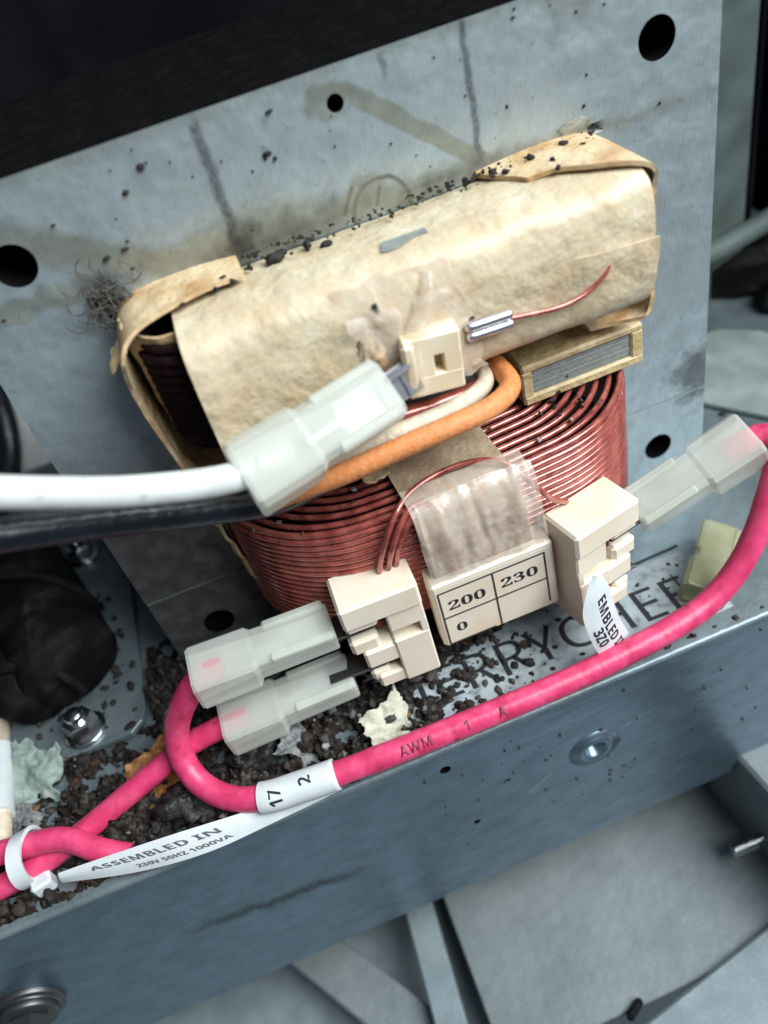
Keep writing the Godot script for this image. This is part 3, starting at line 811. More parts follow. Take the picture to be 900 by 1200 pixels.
		for ty in [28.8, 16.1]:
			st = mb(false)
			var reach := 13.0 if s < 0 or ty > 20 else 6.5
			box(st, o + bs * V(-2.5 - reach / 2.0, ty, 31.4), V(reach, 0.8, 6.3), 0.15, bs)
			obj("spade_tab", st, M.dull_metal, bk)
	# ---- sleeved leads of the high voltage coil
	st = mb(true)
	tube(st, curve([V(-38, 62.4, 26), V(-31.1, 65.3, 29.5), V(-21.5, 67.6, 32.6), V(-10.3, 69.4, 34), V(-0.6, 69.9, 34), V(6.8, 69.2, 32.4), V(12.1, 68.2, 28.8), V(14.7, 67.2, 24), V(15.2, 66.3, 16)], 8), 2.0, 14)
	obj("orange_lead", st, M.orange_fabric, t)
	st = mb(true)
	tube(st, curve([V(-28, 65.4, 25.5), V(-23.5, 66.4, 26.4), V(-13.5, 68.0, 27.6), V(-3.6, 68.0, 27.4), V(5.4, 67.2, 25), V(11.0, 66.8, 21), V(12, 66.4, 14)], 8), 1.7, 12)
	obj("cream_lead", st, M.cream_fabric, t)
	st = mb(true)
	tube(st, curve([V(-24, 68.5, 24), V(-8.9, 69.2, 24.6), V(1.2, 67.6, 23.4), V(10, 66.0, 20), V(13, 65, 12)], 8), 1.5, 10)
	tube(st, curve([V(-24, 65.0, 23), V(-8.9, 65.4, 23.6), V(1.2, 64.6, 22), V(9, 64.0, 18)], 8), 1.4, 10)
	obj("copper_lead", st, M.copper_enamel, t)
	# paper scrap and padding below the leads
	st = mb(true)
	sheet(st, func(u: float, v: float) -> Vector3: return V(lerpf(-42, -24, u), 58.0 - 3.5 * v + noise.get_noise_2d(u * 200.0, v * 120.0) * 1.2, lerpf(3, 15, v) + noise.get_noise_2d(u * 300.0, 9.0) * 1.5), 16, 8, -0.5)
	sheet(st, func(u: float, v: float) -> Vector3: return V(lerpf(-17, -11.5, u), 54.5 + noise.get_noise_2d(u * 200.0, v * 120.0) * 0.9, lerpf(14, 21, v) + noise.get_noise_2d(u * 300.0, 9.0) * 1.0), 8, 8, -0.5)
	obj("padding_paper", st, M.collar_paper, t)
	st = mb(true)
	sheet(st, func(u: float, v: float) -> Vector3:
		var p: Vector3 = V(-49.4, 53.0, 3.0).lerp(V(-45.4, 20.5, 6.0), u)
		var w := 4.6 + 1.6 * noise.get_noise_2d(u * 420.0, 12.0)
		return p + V(1.2 * v + 0.8 * noise.get_noise_2d(u * 260.0, v * 90.0 + 30.0), 0.6 * noise.get_noise_2d(u * 300.0, v * 200.0), w * v), 50, 8, -0.6)
	obj("edge_paper", st, M.collar_paper, t)
	# varnish that ran down the face
	st = mb(true)
	for s in [[V(43.0, 98.8, 0.0), V(3.4, 1.5, 1.0), 7]]:
		blob(st, s[0], s[1], 0.5, s[2], 14)
	obj("varnish_lump", st, M.varnish_drip, t)

func chassis() -> void:
	var root := Node3D.new()
	put("chassis_floor", root)
	tag(root, "zinc plated floor tray with a tall front edge that runs below the pink wire", "", "", "structure")
	# floor sheet rolled over into the front edge
	var prof := [Vector2(-230, 0), Vector2(-120, 0), Vector2(-40, 0), Vector2(20, 0), Vector2(48.4, 0)]
	for k in range(1, 7):
		var a := PI / 2 * k / 6.0
		prof.append(Vector2(48.4 + 1.1 * sin(a), -1.1 + 1.1 * cos(a)))
	var st := mb(true)
	sheet(st, func(u: float, v: float) -> Vector3:
		var i := mini(int(v * (prof.size() - 1) + 0.001), prof.size() - 1)
		return V(lerpf(-230, 170, u), prof[i].y, prof[i].x), 4, prof.size() - 1, -1.5)
	obj("floor_sheet", st, M.zinc, root)
	var fl := csg_box("front_edge", V(-30, -34.0, 48.75), V(400, 65.8, 1.5), M.flange_zinc, root)
	for p in [[13.2, -24.5, 2.6], [-19.1, -35.4, 0.9], [-22.3, -7.5, 1.3], [-9.0, -22.5, 0.5], [16.5, -40.0, 0.5]]:
		cyl_cut(fl, V(p[0] + 30, p[1] + 34.0, 0), p[2], 10)
	st = mb(true)
	var xf := Transform3D(Basis(Vector3.RIGHT, PI / 2), V(13.2, -24.5, 49.5))
	lathe(st, [Vector2(6.6, 0.0), Vector2(6.6, 0.12), Vector2(4.9, 0.2), Vector2(4.6, 0.7), Vector2(4.0, 0.95), Vector2(3.0, 0.8), Vector2(2.4, 0.3), Vector2(2.3, -8.0), Vector2(0.0, -8.1)], 40, xf)
	obj("rivet_nut", st, M.flange_zinc, root)
	# sticker with the maker's lettering
	st = mb(false)
	prism(st, [Vector2(-34, -21.0), Vector2(51.5, -24.0), Vector2(52.5, -44.2), Vector2(-33, -45.6)], 0.0, 0.12, 0.02, Transform3D(Basis(Vector3.RIGHT, -PI / 2), V(0, 0.05, 0)))
	var stk := obj("printed_sticker", st, M.sticker, root)
	lettering("MERRYCHEF", 9.4, 1.08, false, false, func(x: float, y: float, z: float) -> Vector3: return V(8.6 + x, 0.18 + z, 34.0 - y - x * -0.03), M.ink, stk, 0.05)
	st = mb(false)
	box(st, V(10, 0.21, 23.6), V(84, 0.06, 0.7), 0.01, Basis(Vector3.UP, 0.035))
	box(st, V(45.5, 0.21, 36.0), V(0.5, 0.06, 13.0), 0.01)
	obj("printed_rule", st, M.ink, stk)

func plate_and_boot() -> void:
	var t := thing("mounting_plate", "grey steel plate with a clipped corner, bolted down beside the transformer", "plate")
	var st := mb(false)
	prism(st, [Vector2(-160, 82), Vector2(-99, 80), Vector2(-93, 62), Vector2(-85.2, 38), Vector2(-84.6, -8.0), Vector2(-85.6, -11.5), Vector2(-88.5, -14.2), Vector2(-108.4, -14.0), Vector2(-160, -12)], 0.0, 1.8, 0.25, Transform3D(Basis(Vector3.RIGHT, -PI / 2), V(0, 1.0, 0)))
	obj("plate", st, M.zinc, t)
	bolt("hex_bolt", "shiny hex nut on a stud at the front corner of the grey plate", V(-99.6, 2.8, 8.2), 0.2, 4.2)
	bolt("hex_bolt", "shiny hex bolt half hidden under the black cable", V(-98.6, 2.8, -58.0), 0.5, 3.6)
	st = mb(true)
	var path := curve([V(-130, 16, -66), V(-113, 15, -52), V(-108, 14, -36), V(-104, 13.5, -20), V(-100, 12.5, -8), V(-97, 11.5, -2)], 6)
	tube(st, path, func(q: float) -> float: return 10.5 + 2.6 * smoothstep(0.2, 0.6, q) - 4.5 * smoothstep(0.88, 1.0, q) + 0.5 * noise.get_noise_2d(q * 300.0, 4.0), 22)
	tube(st, curve([V(-140, 10, -20), V(-118, 11, -12), V(-104, 9.5, -2)], 6), func(q: float) -> float: return 10.0 - 3.0 * smoothstep(0.8, 1.0, q), 18)
	tube(st, curve([V(-112.5, 27.5, -30), V(-104, 28.2, -27), V(-94.5, 22, -23.5), V(-91.0, 12, -22)], 6), 1.6, 10)
	tube(st, curve([V(-118, 20.5, -6), V(-108, 19.8, -3.5), V(-100, 16.5, -0.5), V(-96.5, 9, 2)], 6), 1.4, 10)
	tag(obj("rubber_boot", st, M.rubber), "black ribbed rubber boot lying on the bolted grey plate", "rubber boot")

func wires() -> void:
	# pink jumper: from the right hand terminal, down over the front edge, round the loop to the upper left terminal
	var t := thing("jumper_wire", "thick pink wire that crosses the front edge with a white numbered sleeve on it", "wire")
	var pts := curve([V(56.0, 34.4, 32), V(59.5, 35.6, 32), V(64.2, 37.0, 33), V(66.0, 35.8, 36.5), V(62.2, 29.2, 40), V(55.3, 18.4, 44), V(46.8, 11.0, 46.5), V(35.6, 8.0, 48.2), V(15.9, 6.4, 49.2), V(0, 6.0, 49.4), V(-16.1, 5.9, 49.2), V(-29.7, 6.0, 49), V(-43, 6.0, 48.5), V(-52.2, 6.0, 47.9), V(-59.9, 6.0, 47.0), V(-67.0, 6.0, 43.9), V(-72.4, 8.0, 38.6), V(-74.0, 13.0, 33.6), V(-71.6, 20.0, 31.2), V(-66.0, 27.5, 31.2), V(-61.0, 31.2, 31.3), V(-57, 31.2, 31.3)], 10)
	var st := mb(true)
	tube(st, pts, func(q: float) -> float: return 2.72 + 0.08 * noise.get_noise_2d(q * 4000.0, 3.0), 20)
	obj("insulation", st, M.pink_insulation, t)
	sleeve(t, V(35.8, 26.8, 31.0), V(22.2, 9.0, 1.4), V(-0.2, 1, 0.25), 28.5, 11.2, 8.0)
	ferrule(t, V(35.8, 26.8, 31.0), V(22.2, 9.0, 1.4), V(-0.2, 1, 0.25))
	sleeve(t, V(-33.4, 30.2, 31.2), V(-30, 1.2, 0.1), V(0, 1, 0.1), 30.0, 11.4, 7.8)
	ferrule(t, V(-33.4, 30.2, 31.2), V(-30, 1.2, 0.1), V(0, 1, 0.1))
	st = mb(true)
	var a := 0
	while pts[a].x > -43.2: a += 1
	var b := a
	while pts[b].x > -60.2: b += 1
	hollow(st, pts.slice(a, b + 1), 2.95, 3.35, 20)
	var mkr := obj("marker_sleeve", st, M.paper_label, t)
	var seg := pts.slice(a, b + 1)
	wire_print("2", seg, 6.4, 2.6, 3.36, V(-0.1, 0.95, 0.25), M.ink, mkr, true)
	wire_print("17", seg, 13.0, 2.6, 3.36, V(-0.1, 0.75, 0.65), M.ink, mkr, true)
	var run := []
	for p in pts:
		if p.x < 45 and p.x > -43.2 and p.z > 40: run.append(p)
	run.reverse()
	wire_print("AWM", run, 16.5, 2.2, 2.83, V(-0.2, 0.75, 0.65), M.pink_ink, t)
	wire_print("1", run, 28.0, 2.2, 2.83, V(-0.2, 0.75, 0.65), M.pink_ink, t)
	wire_print("A", run, 36.0, 2.2, 2.83, V(-0.2, 0.75, 0.65), M.pink_ink, t)
	# pink wire from the lower left terminal down to the bundle
	t = thing("branch_wire", "pink wire from the lower left terminal down into the tied bundle", "wire")
	st = mb(true)
	tube(st, curve([V(-58, 13.2, 31), V(-64.5, 13.0, 31.0), V(-73.8, 10.6, 30.6), V(-88.7, 6.6, 33.4), V(-101.9, 4.2, 37.0), V(-111.8, 3.6, 39.6), V(-126, 3.6, 41.6), V(-150, 3.6, 44)], 10), 2.6, 18)
	obj("insulation", st, M.pink_insulation, t)
	sleeve(t, V(-33.6, 13.2, 31.4), V(-30, -0.4, -0.2), V(0, 1, 0.1), 30.0, 11.4, 7.8)
	ferrule(t, V(-33.6, 13.2, 31.4), V(-30, -0.4, -0.2), V(0, 1, 0.1))
	t = thing("bundle_wire", "pink wire that dips under the long paper label at the front edge", "wire")
	st = mb(true)
	tube(st, curve([V(-87.4, 0.9, 46.2), V(-91.0, 2.2, 45.0), V(-96.5, 4.8, 42.6), V(-103.3, 7.6, 38.4), V(-113.4, 8.4, 36.6), V(-126, 8.2, 35.2), V(-150, 8, 33)], 10), 2.6, 18)
	obj("insulation", st, M.pink_insulation, t)
	# cable tie
	t = thing("cable_tie", "small white cable tie round the pink wires", "cable tie")
	st = mb(true)
	var ring := []
	for k in 25:
		var q := TAU * k / 24
		ring.append(V(-111.8 - 1.0 * sin(q), 5.8 + 6.2 * cos(q), 38.0 + 5.6 * sin(q)))
	sheet(st, func(u: float, v: float) -> Vector3: return at(ring, u) + V((v - 0.5) * 3.2, 0, (v - 0.5) * -0.6), 40, 2, 0.9)
	obj("strap", st, M.paper_label, t)
	st = mb(false)
	box(st, V(-110.4, 2.0, 43.0), V(4.6, 4.0, 3.4), 0.6, Basis(Vector3.UP, 0.2))
	obj("lock_head", st, M.paper_label, t)
	t = thing("loose_sleeve", "yellowish clear terminal sleeve lying on the floor behind the bend of the pink wire", "sleeve")
	var ls := sleeve(t, V(61.0, 4.2, 26.0), V(-13, -0.6, 13.5), V(0.25, 1, 0.1), 21.0, 10.4, 6.6)
	ls.mesh = ls.mesh.duplicate(); ls.mesh.surface_set_material(0, M.amber_plastic)
	# white lead with its big sleeve
	t = thing("white_wire", "thick white wire ending in the large clear terminal sleeve", "wire")
	st = mb(true)
	tube(st, curve([V(-28, 76.6, 33.0), V(-36.4, 77.0, 35), V(-42.9, 79.2, 36.6), V(-53.5, 84.6, 39.0), V(-61.7, 90.0, 41.0), V(-69.8, 95.8, 43.0), V(-80, 103, 45)], 10), 2.55, 20)
	obj("insulation", st, M.white_insulation, t)
	sleeve(t, V(-8.6, 77.8, 28.6), V(-27.6, -2.4, 6.0), V(0.1, 0.75, 0.66), 29.5, 12.6, 9.4)
	ferrule(t, V(-8.6, 77.8, 28.6), V(-27.6, -2.4, 6.0), V(0.1, 0.75, 0.66))
	# black lead below it
	st = mb(true)
	tube(st, curve([V(-24.8, 60.6, 23), V(-34.7, 62.6, 26), V(-46.2, 68.0, 28.4), V(-57.7, 74.4, 31.4), V(-66.9, 79.9, 34.4), V(-76.3, 85.2, 37.4), V(-88, 91, 40)], 10), 2.9, 20)
	tag(obj("black_wire", st, M.black_insulation), "thick black wire running just below the white wire", "wire")
	st = mb(true)
	tube(st, curve([V(-118, 62, -140), V(-117, 30, -132), V(-119.1, 14, -120), V(-124, 7, -104), V(-136, 5, -80)], 8), 4.0, 14)
	tag(obj("black_cable", st, M.black_insulation), "black cable bent down beside the core at the far left edge", "cable")
	st = mb(true)
	tube(st, curve([V(92.0, 20, -62), V(105.1, 22.0, -61), V(118, 23.6, -60), V(143, 29, -60), V(170, 36, -60)], 8), 3.4, 14)
	tag(obj("grey_cable", st, M.cabinet_green), "pale grey cable slanting up from the core at the far right edge", "cable")
	# wire marker at the left edge
	t = thing("marker_wire", "upright pale wire marker printed with digits at the left edge", "wire")
	st = mb(true)
	tube(st, [V(-120.4, 6, -2), V(-119.6, 6, 14), V(-118.2, 6, 34)], 2.6, 14)
	obj("insulation", st, M.cream_fabric, t)
	var mp := [V(-120.0, 6, 6.0), V(-119.6, 6, 14), V(-118.85, 6, 25.0)]
	st = mb(true)
	hollow(st, mp, 2.65, 3.3, 18)
	var ms := obj("marker_sleeve", st, M.paper_label, t)
	wire_print("1", mp, 5.5, 3.0, 3.32, V(0.2, 1, 0.3), M.ink, ms, true)
	wire_print("0", mp, 13.5, 3.0, 3.32, V(0.2, 1, 0.3), M.ink, ms, true)

func labels() -> void:
	# long label peeling over the front edge
	var hi := curve([V(-105.0, 6.2, 44.8), V(-94, 6.6, 45.8), V(-80.7, 6.6, 47.0), V(-60.3, 4.6, 47.8), V(-43.9, 3.0, 46.9)], 6)
	var lo := curve([V(-105.4, 3.6, 45.6), V(-90, 2.2, 49.2), V(-75.0, 1.9, 51.2), V(-58.6, 1.5, 50.4), V(-44.6, 1.3, 49.4)], 6)
	var f := func(u: float, v: float) -> Vector3:
		var p := at(hi, u).lerp(at(lo, u), v)
		return p + V(0, 0.5 * sin(v * PI) + 0.15 * noise.get_noise_2d(u * 200.0, v * 60.0), 0.2 * sin(v * PI))
	var t := thing("paper_label", "long white printed label curling over the front edge below the numbered sleeve", "label")
	var st := mb(true)
	sheet(st, f, 40, 8, -0.15)
	obj("paper", st, M.paper_label, t)
	for s in [["ASSEMBLED IN", 0.15, 0.60, 0.40, 1.45], ["230V 50HZ 1000VA", 0.27, 0.62, 0.76, 0.9]]:
		var len_mm := 62.0
		lettering(s[0], s[4], (s[2] - s[1]) * len_mm / (s[4] * s[0].length() * 0.78), true, false, func(x: float, y: float, z: float) -> Vector3:
			var u: float = (s[1] + s[2]) / 2.0 + x / len_mm
			var p: Vector3 = f.call(u, s[3] - y / 6.6)
			return p + V(0, 0.12 + z, 0.08), M.faded_ink, t, 0.04)
	# short tag hanging down from the right terminal block to the wire
	t = thing("paper_tag", "short white printed tag hanging from the right terminal block", "tag")
	var mid := curve([V(19.6, 29.5, 43.8), V(18.6, 25.5, 45.0), V(18.6, 20.0, 46.0), V(19.6, 14.0, 46.6), V(21.2, 8.5, 46.4), V(23, 3.5, 45.4)], 6)
	var g := func(u: float, v: float) -> Vector3:
		var p := at(mid, v)
		var w := 8.6 * smoothstep(-0.12, 0.34, v)
		var d := V(0.9, 0.16, -0.30)
		return p + d * (u - 0.5) * w + V(0, 0, 0.7 * sin(u * PI))
	st = mb(true)
	sheet(st, g, 10, 30, 0.15)
	obj("paper", st, M.paper_label, t)
	for s in [["EMBLED IN", 0.66, 0.58, 2.5], ["3Z0", 0.30, 0.60, 2.6]]:
		lettering(s[0], s[3], 0.95, true, false, func(x: float, y: float, z: float) -> Vector3:
			var p: Vector3 = g.call(s[1] + y / 8.6, s[2] + x / 27.0)
			return p + V(-0.05, 0.03, 0.24 + z), M.ink, t, 0.04)

func crumb_mesh(sd: int) -> ArrayMesh:
	var st := mb(true)
	blob(st, Vector3.ZERO, V(0.5, 0.36, 0.5), 0.7, sd, 5)
	st.generate_normals()
	var m := st.commit()
	m.surface_set_material(0, M.crumb)
	return m

func crumbs(called: String, label: String, places: Array, sd: int) -> void:   # places: [position, size, colour]
	var mm := MultiMesh.new()
	mm.transform_format = MultiMesh.TRANSFORM_3D
	mm.use_colors = true
	mm.mesh = crumb_mesh(sd)
	mm.instance_count = places.size()
	for i in places.size():
		var p = places[i]
		var bs := Basis.from_euler(Vector3(rng.randf() * 6, rng.randf() * 6, rng.randf() * 6)).scaled(Vector3(p[1] * rng.randf_range(0.7, 1.4), p[1] * rng.randf_range(0.5, 1.1), p[1] * rng.randf_range(0.7, 1.4)))
		mm.set_instance_transform(i, Transform3D(bs, p[0] * MM))
		mm.set_instance_color(i, p[2])
	var o := MultiMeshInstance3D.new()
	o.multimesh = mm
	put(called, o)
	tag(o, label, "dirt", "", "stuff")

func dirt_height(x: float, z: float) -> float:
	var m := smoothstep(-4.0, -18.0, x + 0.25 * (z - 34.0)) * 1.25
	m = maxf(m, smoothstep(7.0, 1.0, absf(z - 30.0 + 0.08 * x)) * smoothstep(8.0, -30.0, x) * 0.95)
	m = maxf(m, smoothstep(29.0, 20.0, z + 0.12 * x) * smoothstep(36.0, 10.0, x) * 1.05)  # dirt below the marking block, also standing in for its shadow
	if x < -84.0: m *= smoothstep(7.0, 15.0, z)
	if x < -60.0: m *= smoothstep(-26.0, 4.0, z)
	m *= smoothstep(49.0, 45.0, z)
	var n := noise.get_noise_2d(x * 5.0, z * 5.0) + 0.9 * noise.get_noise_2d(x * 15.0 + 400.0, z * 15.0) + 0.6 * noise.get_noise_2d(x * 42.0, z * 42.0 + 300.0)
	return m * (2.1 + 3.0 * n) - 1.0

func debris() -> void:
	var st := mb(true)
	var nx := 300
	var nz := 150
	var P := func(i: int, j: int) -> Vector3:
		var x := lerpf(-150.0, 40.0, float(i) / nx)
		var z := lerpf(-30.0, 47.5, float(j) / nz)
		return V(x, clampf(dirt_height(x, z), -0.7, 7.0), z)
	for i in nx:
		for j in nz:
			var a: Vector3 = P.call(i, j); var b: Vector3 = P.call(i, j + 1); var c: Vector3 = P.call(i + 1, j + 1); var d: Vector3 = P.call(i + 1, j)
			if maxf(maxf(a.y, b.y), maxf(c.y, d.y)) > -0.2: quad(st, a, b, c, d)
	tag(obj("grease_dirt", st, M.dirt), "black greasy dirt caked over the floor in front of the core", "dirt", "", "stuff")
	var tones := [lin(.012, .010, .009), lin(.02, .015, .012), lin(.035, .024, .017), lin(.06, .05, .045), lin(.13, .12, .11), lin(.28, .27, .25), lin(.05, .022, .012), lin(.16, .08, .03)]
	var pl := []
	while pl.size() < 3600:
		var x := rng.randf_range(-128, 30)
		var z := rng.randf_range(-4, 47)
		var h := dirt_height(x, z)
		if h > -0.3:
			var k := rng.randf()
			var c: Color = tones[rng.randi() % 4] if k < 0.84 else tones[[4, 4, 5, 6, 4, 7][rng.randi() % 6]]
			pl.append([V(x, maxf(h, 0.1) + 0.15, z), 0.25 + 2.9 * pow(rng.randf(), 7.0), c])
	crumbs("loose_crumbs", "loose crumbs and flakes lying in the greasy dirt", pl, 3)
	pl = []
	# specks scattered over the steel, the sticker, the plate and the front edge
	for k in 90:
		pl.append([V(rng.randf_range(-20, 8), 0.3, rng.randf_range(22, 46)), rng.randf_range(0.5, 2.4), tones[rng.randi() % 4]])
	for k in 80:
		pl.append([V(lerpf(56, -8, pow(rng.randf(), 0.6)), 0.25, rng.randf_range(22, 46)), rng.randf_range(0.3, 1.3), tones[rng.randi() % 3]])
	for k in 70:
		pl.append([V(rng.randf_range(-112, -86), 3.0, rng.randf_range(-40, 13)), rng.randf_range(0.5, 2.6) , tones[rng.randi() % 3]])
	for k in 60:
		pl.append([V(rng.randf_range(85, 118), 0.2, rng.randf_range(-48, 10)), rng.randf_range(0.6, 2.0), tones[rng.randi() % 3]])
	for k in 46:
		pl.append([V(rng.randf_range(-30, 62), rng.randf_range(-45, -4), 49.6), rng.randf_range(0.3, 0.9), tones[rng.randi() % 3]])
	for k in 40:
		pl.append([V(rng.randf_range(-110, 62), -0.2, 47.2), rng.randf_range(0.6, 1.8), tones[rng.randi() % 3]])
	for k in 40:
		pl.append([V(rng.randf_range(-70, 70), rng.randf_range(100, 121), 0.1), rng.randf_range(0.2, 0.6), tones[rng.randi() % 3]])
	for q in [[-38.0, 114.0, 2.2], [-45.5, 105.0, 2.4], [-42.0, 105.4, 2.0], [-13.5, 112.4, 3.0], [-12.4, 111.2, 2.0], [-34.0, 117.0, 2.0], [60.5, 97.5, 1.4], [-11.0, 118.5, 1.8], [-51, 113, 1.6], [8.0, 107, 1.0]]:
		pl.append([V(q[0], q[1], 0.15), q[2] * 0.55, tones[rng.randi() % 2]])
	crumbs("dark_specks", "small dark specks of grease scattered over the steel surfaces", pl, 5)
	pl = []
	for q in [[-28.5, 98.0, 9.0, 3.4], [-26.8, 97.9, 10.0, 2.6], [-31.4, 98.2, 6.0, 2.2], [-30.0, 98.0, 10.5, 2.0], [-36.2, 98.2, 12.5, 1.6], [-34.5, 98.2, 5.0, 1.6], [-18.5, 97.4, 5.5, 4.0], [-16.9, 97.2, 4.6, 3.4], [-12.2, 97.2, 5.0, 2.6], [-9.0, 97.0, 6.5, 2.4], [19.5, 97.3, 3.0, 2.4], [24.4, 97.6, 4.0, 2.6], [26.0, 98.0, 6.0, 1.8], [31.5, 98.3, 5.0, 2.0], [34.0, 98.3, 9.0, 1.8], [38.5, 98.4, 4.0, 2.0], [41.0, 98.2, 7.0, 1.6], [33.0, 98.3, 13.0, 1.4], [-6.5, 91.5, 23.6, 2.2], [-6.2, 90.5, 23.9, 1.7], [9.4, 83.4, 24.8, 1.2], [31.0, 55.3, 13.0, 2.0], [28.5, 53.0, 14.4, 1.4]]:
		pl.append([V(q[0], q[1] - 0.2, q[2]), q[3] * 0.72, tones[rng.randi() % 2]])
	for k in 240:
		var a := rng.randf()
		pl.append([V(rng.randf_range(-46, 46), 97.2 + rng.randf() * 0.5, 1.0 + 6.0 * a * a), rng.randf_range(0.25, 1.0), tones[rng.randi() % 3]])
	for k in 70:
		pl.append([V(rng.randf_range(-42, 42), 51.4, rng.randf_range(12, 26)), rng.randf_range(0.3, 1.2), tones[[0, 1, 2, 4, 5, 7][rng.randi() % 6]]])
	crumbs("coil_crumbs", "dark crumbs of grease lying along the top of the paper wrapped coil", pl, 7)
	# fluff of dust at the left end of the coil
	st = mb(true)
	for k in 90:
		var c := V(rng.randfn(-48.5, 2.4), rng.randfn(98.0, 2.2), rng.randf_range(0.2, 2.6))
		var d := Vector3(rng.randfn(), rng.randfn(), rng.randf() * 0.5).normalized()
		var e := Vector3(rng.randfn(), rng.randfn(), rng.randf() * 0.5).normalized()
		tube(st, curve([c, c + d * 1.6, c + d * 2.4 + e * 1.2, c + d * 2.0 + e * 3.0], 3), 0.10, 4)
	for k in 7:
		blob(st, V(rng.randfn(-48.5, 2.0), rng.randfn(98.0, 1.8), 0.4), V(1.8, 1.6, 0.8), 0.9, 60 + k, 6)
	tag(obj("dust_fluff", st, M.dust), "tuft of grey dust fluff at the left end of the paper coil", "dust", "", "stuff")
	flat_scrap("pale_scrap", "pale torn scrap between the terminal block and the pink wire", V(-30.6, 4.4, 40.4), Vector2(7.6, 6.2), M.pale_scrap, 3, 2.2, 0.3, 0.35)
	flat_scrap("orange_scrap", "rusty orange scrap under the crossing of the pink wires", V(-81.0, 3.6, 26.5), Vector2(9.0, 6.0), M.orange_scrap, 5, 2.4, 0.6, 0.2)
	flat_scrap("green_scrap", "greenish crumpled scrap beside the upright wire marker", V(-111.0, 4.6, 17.6), Vector2(6.8, 9.0), M.green_scrap, 8, 2.6, -0.3, 0.3)
	flat_scrap("blue_scrap", "small bluish torn scrap at the lower end of the greenish one", V(-114.6, 3.6, 27.0), Vector2(4.2, 4.4), M.grey_scrap, 9, 1.6, 0.2, 0.3)
	flat_scrap("grey_scrap", "grey flaky clump between the lower terminal sleeve and the numbered sleeve", V(-50.5, 4.0, 36.6), Vector2(5.6, 5.0), M.grey_scrap, 12, 2.6, 0.9, 0.4)
	for s in [["black_clump", "black greasy lump inside the loop of the pink wire", V(-78.0, 2.4, 38.5), V(7.0, 3.4, 4.6), 21], ["black_clump", "black lump just below the lower terminal sleeve", V(-60.0, 2.4, 33.0), V(5.4, 3.0, 4.0), 22]]:
		st = mb(true)
		blob(st, s[2], s[3], 0.8, s[4], 16)
		tag(obj(s[0], st, M.black_scrap), s[1], "lump")

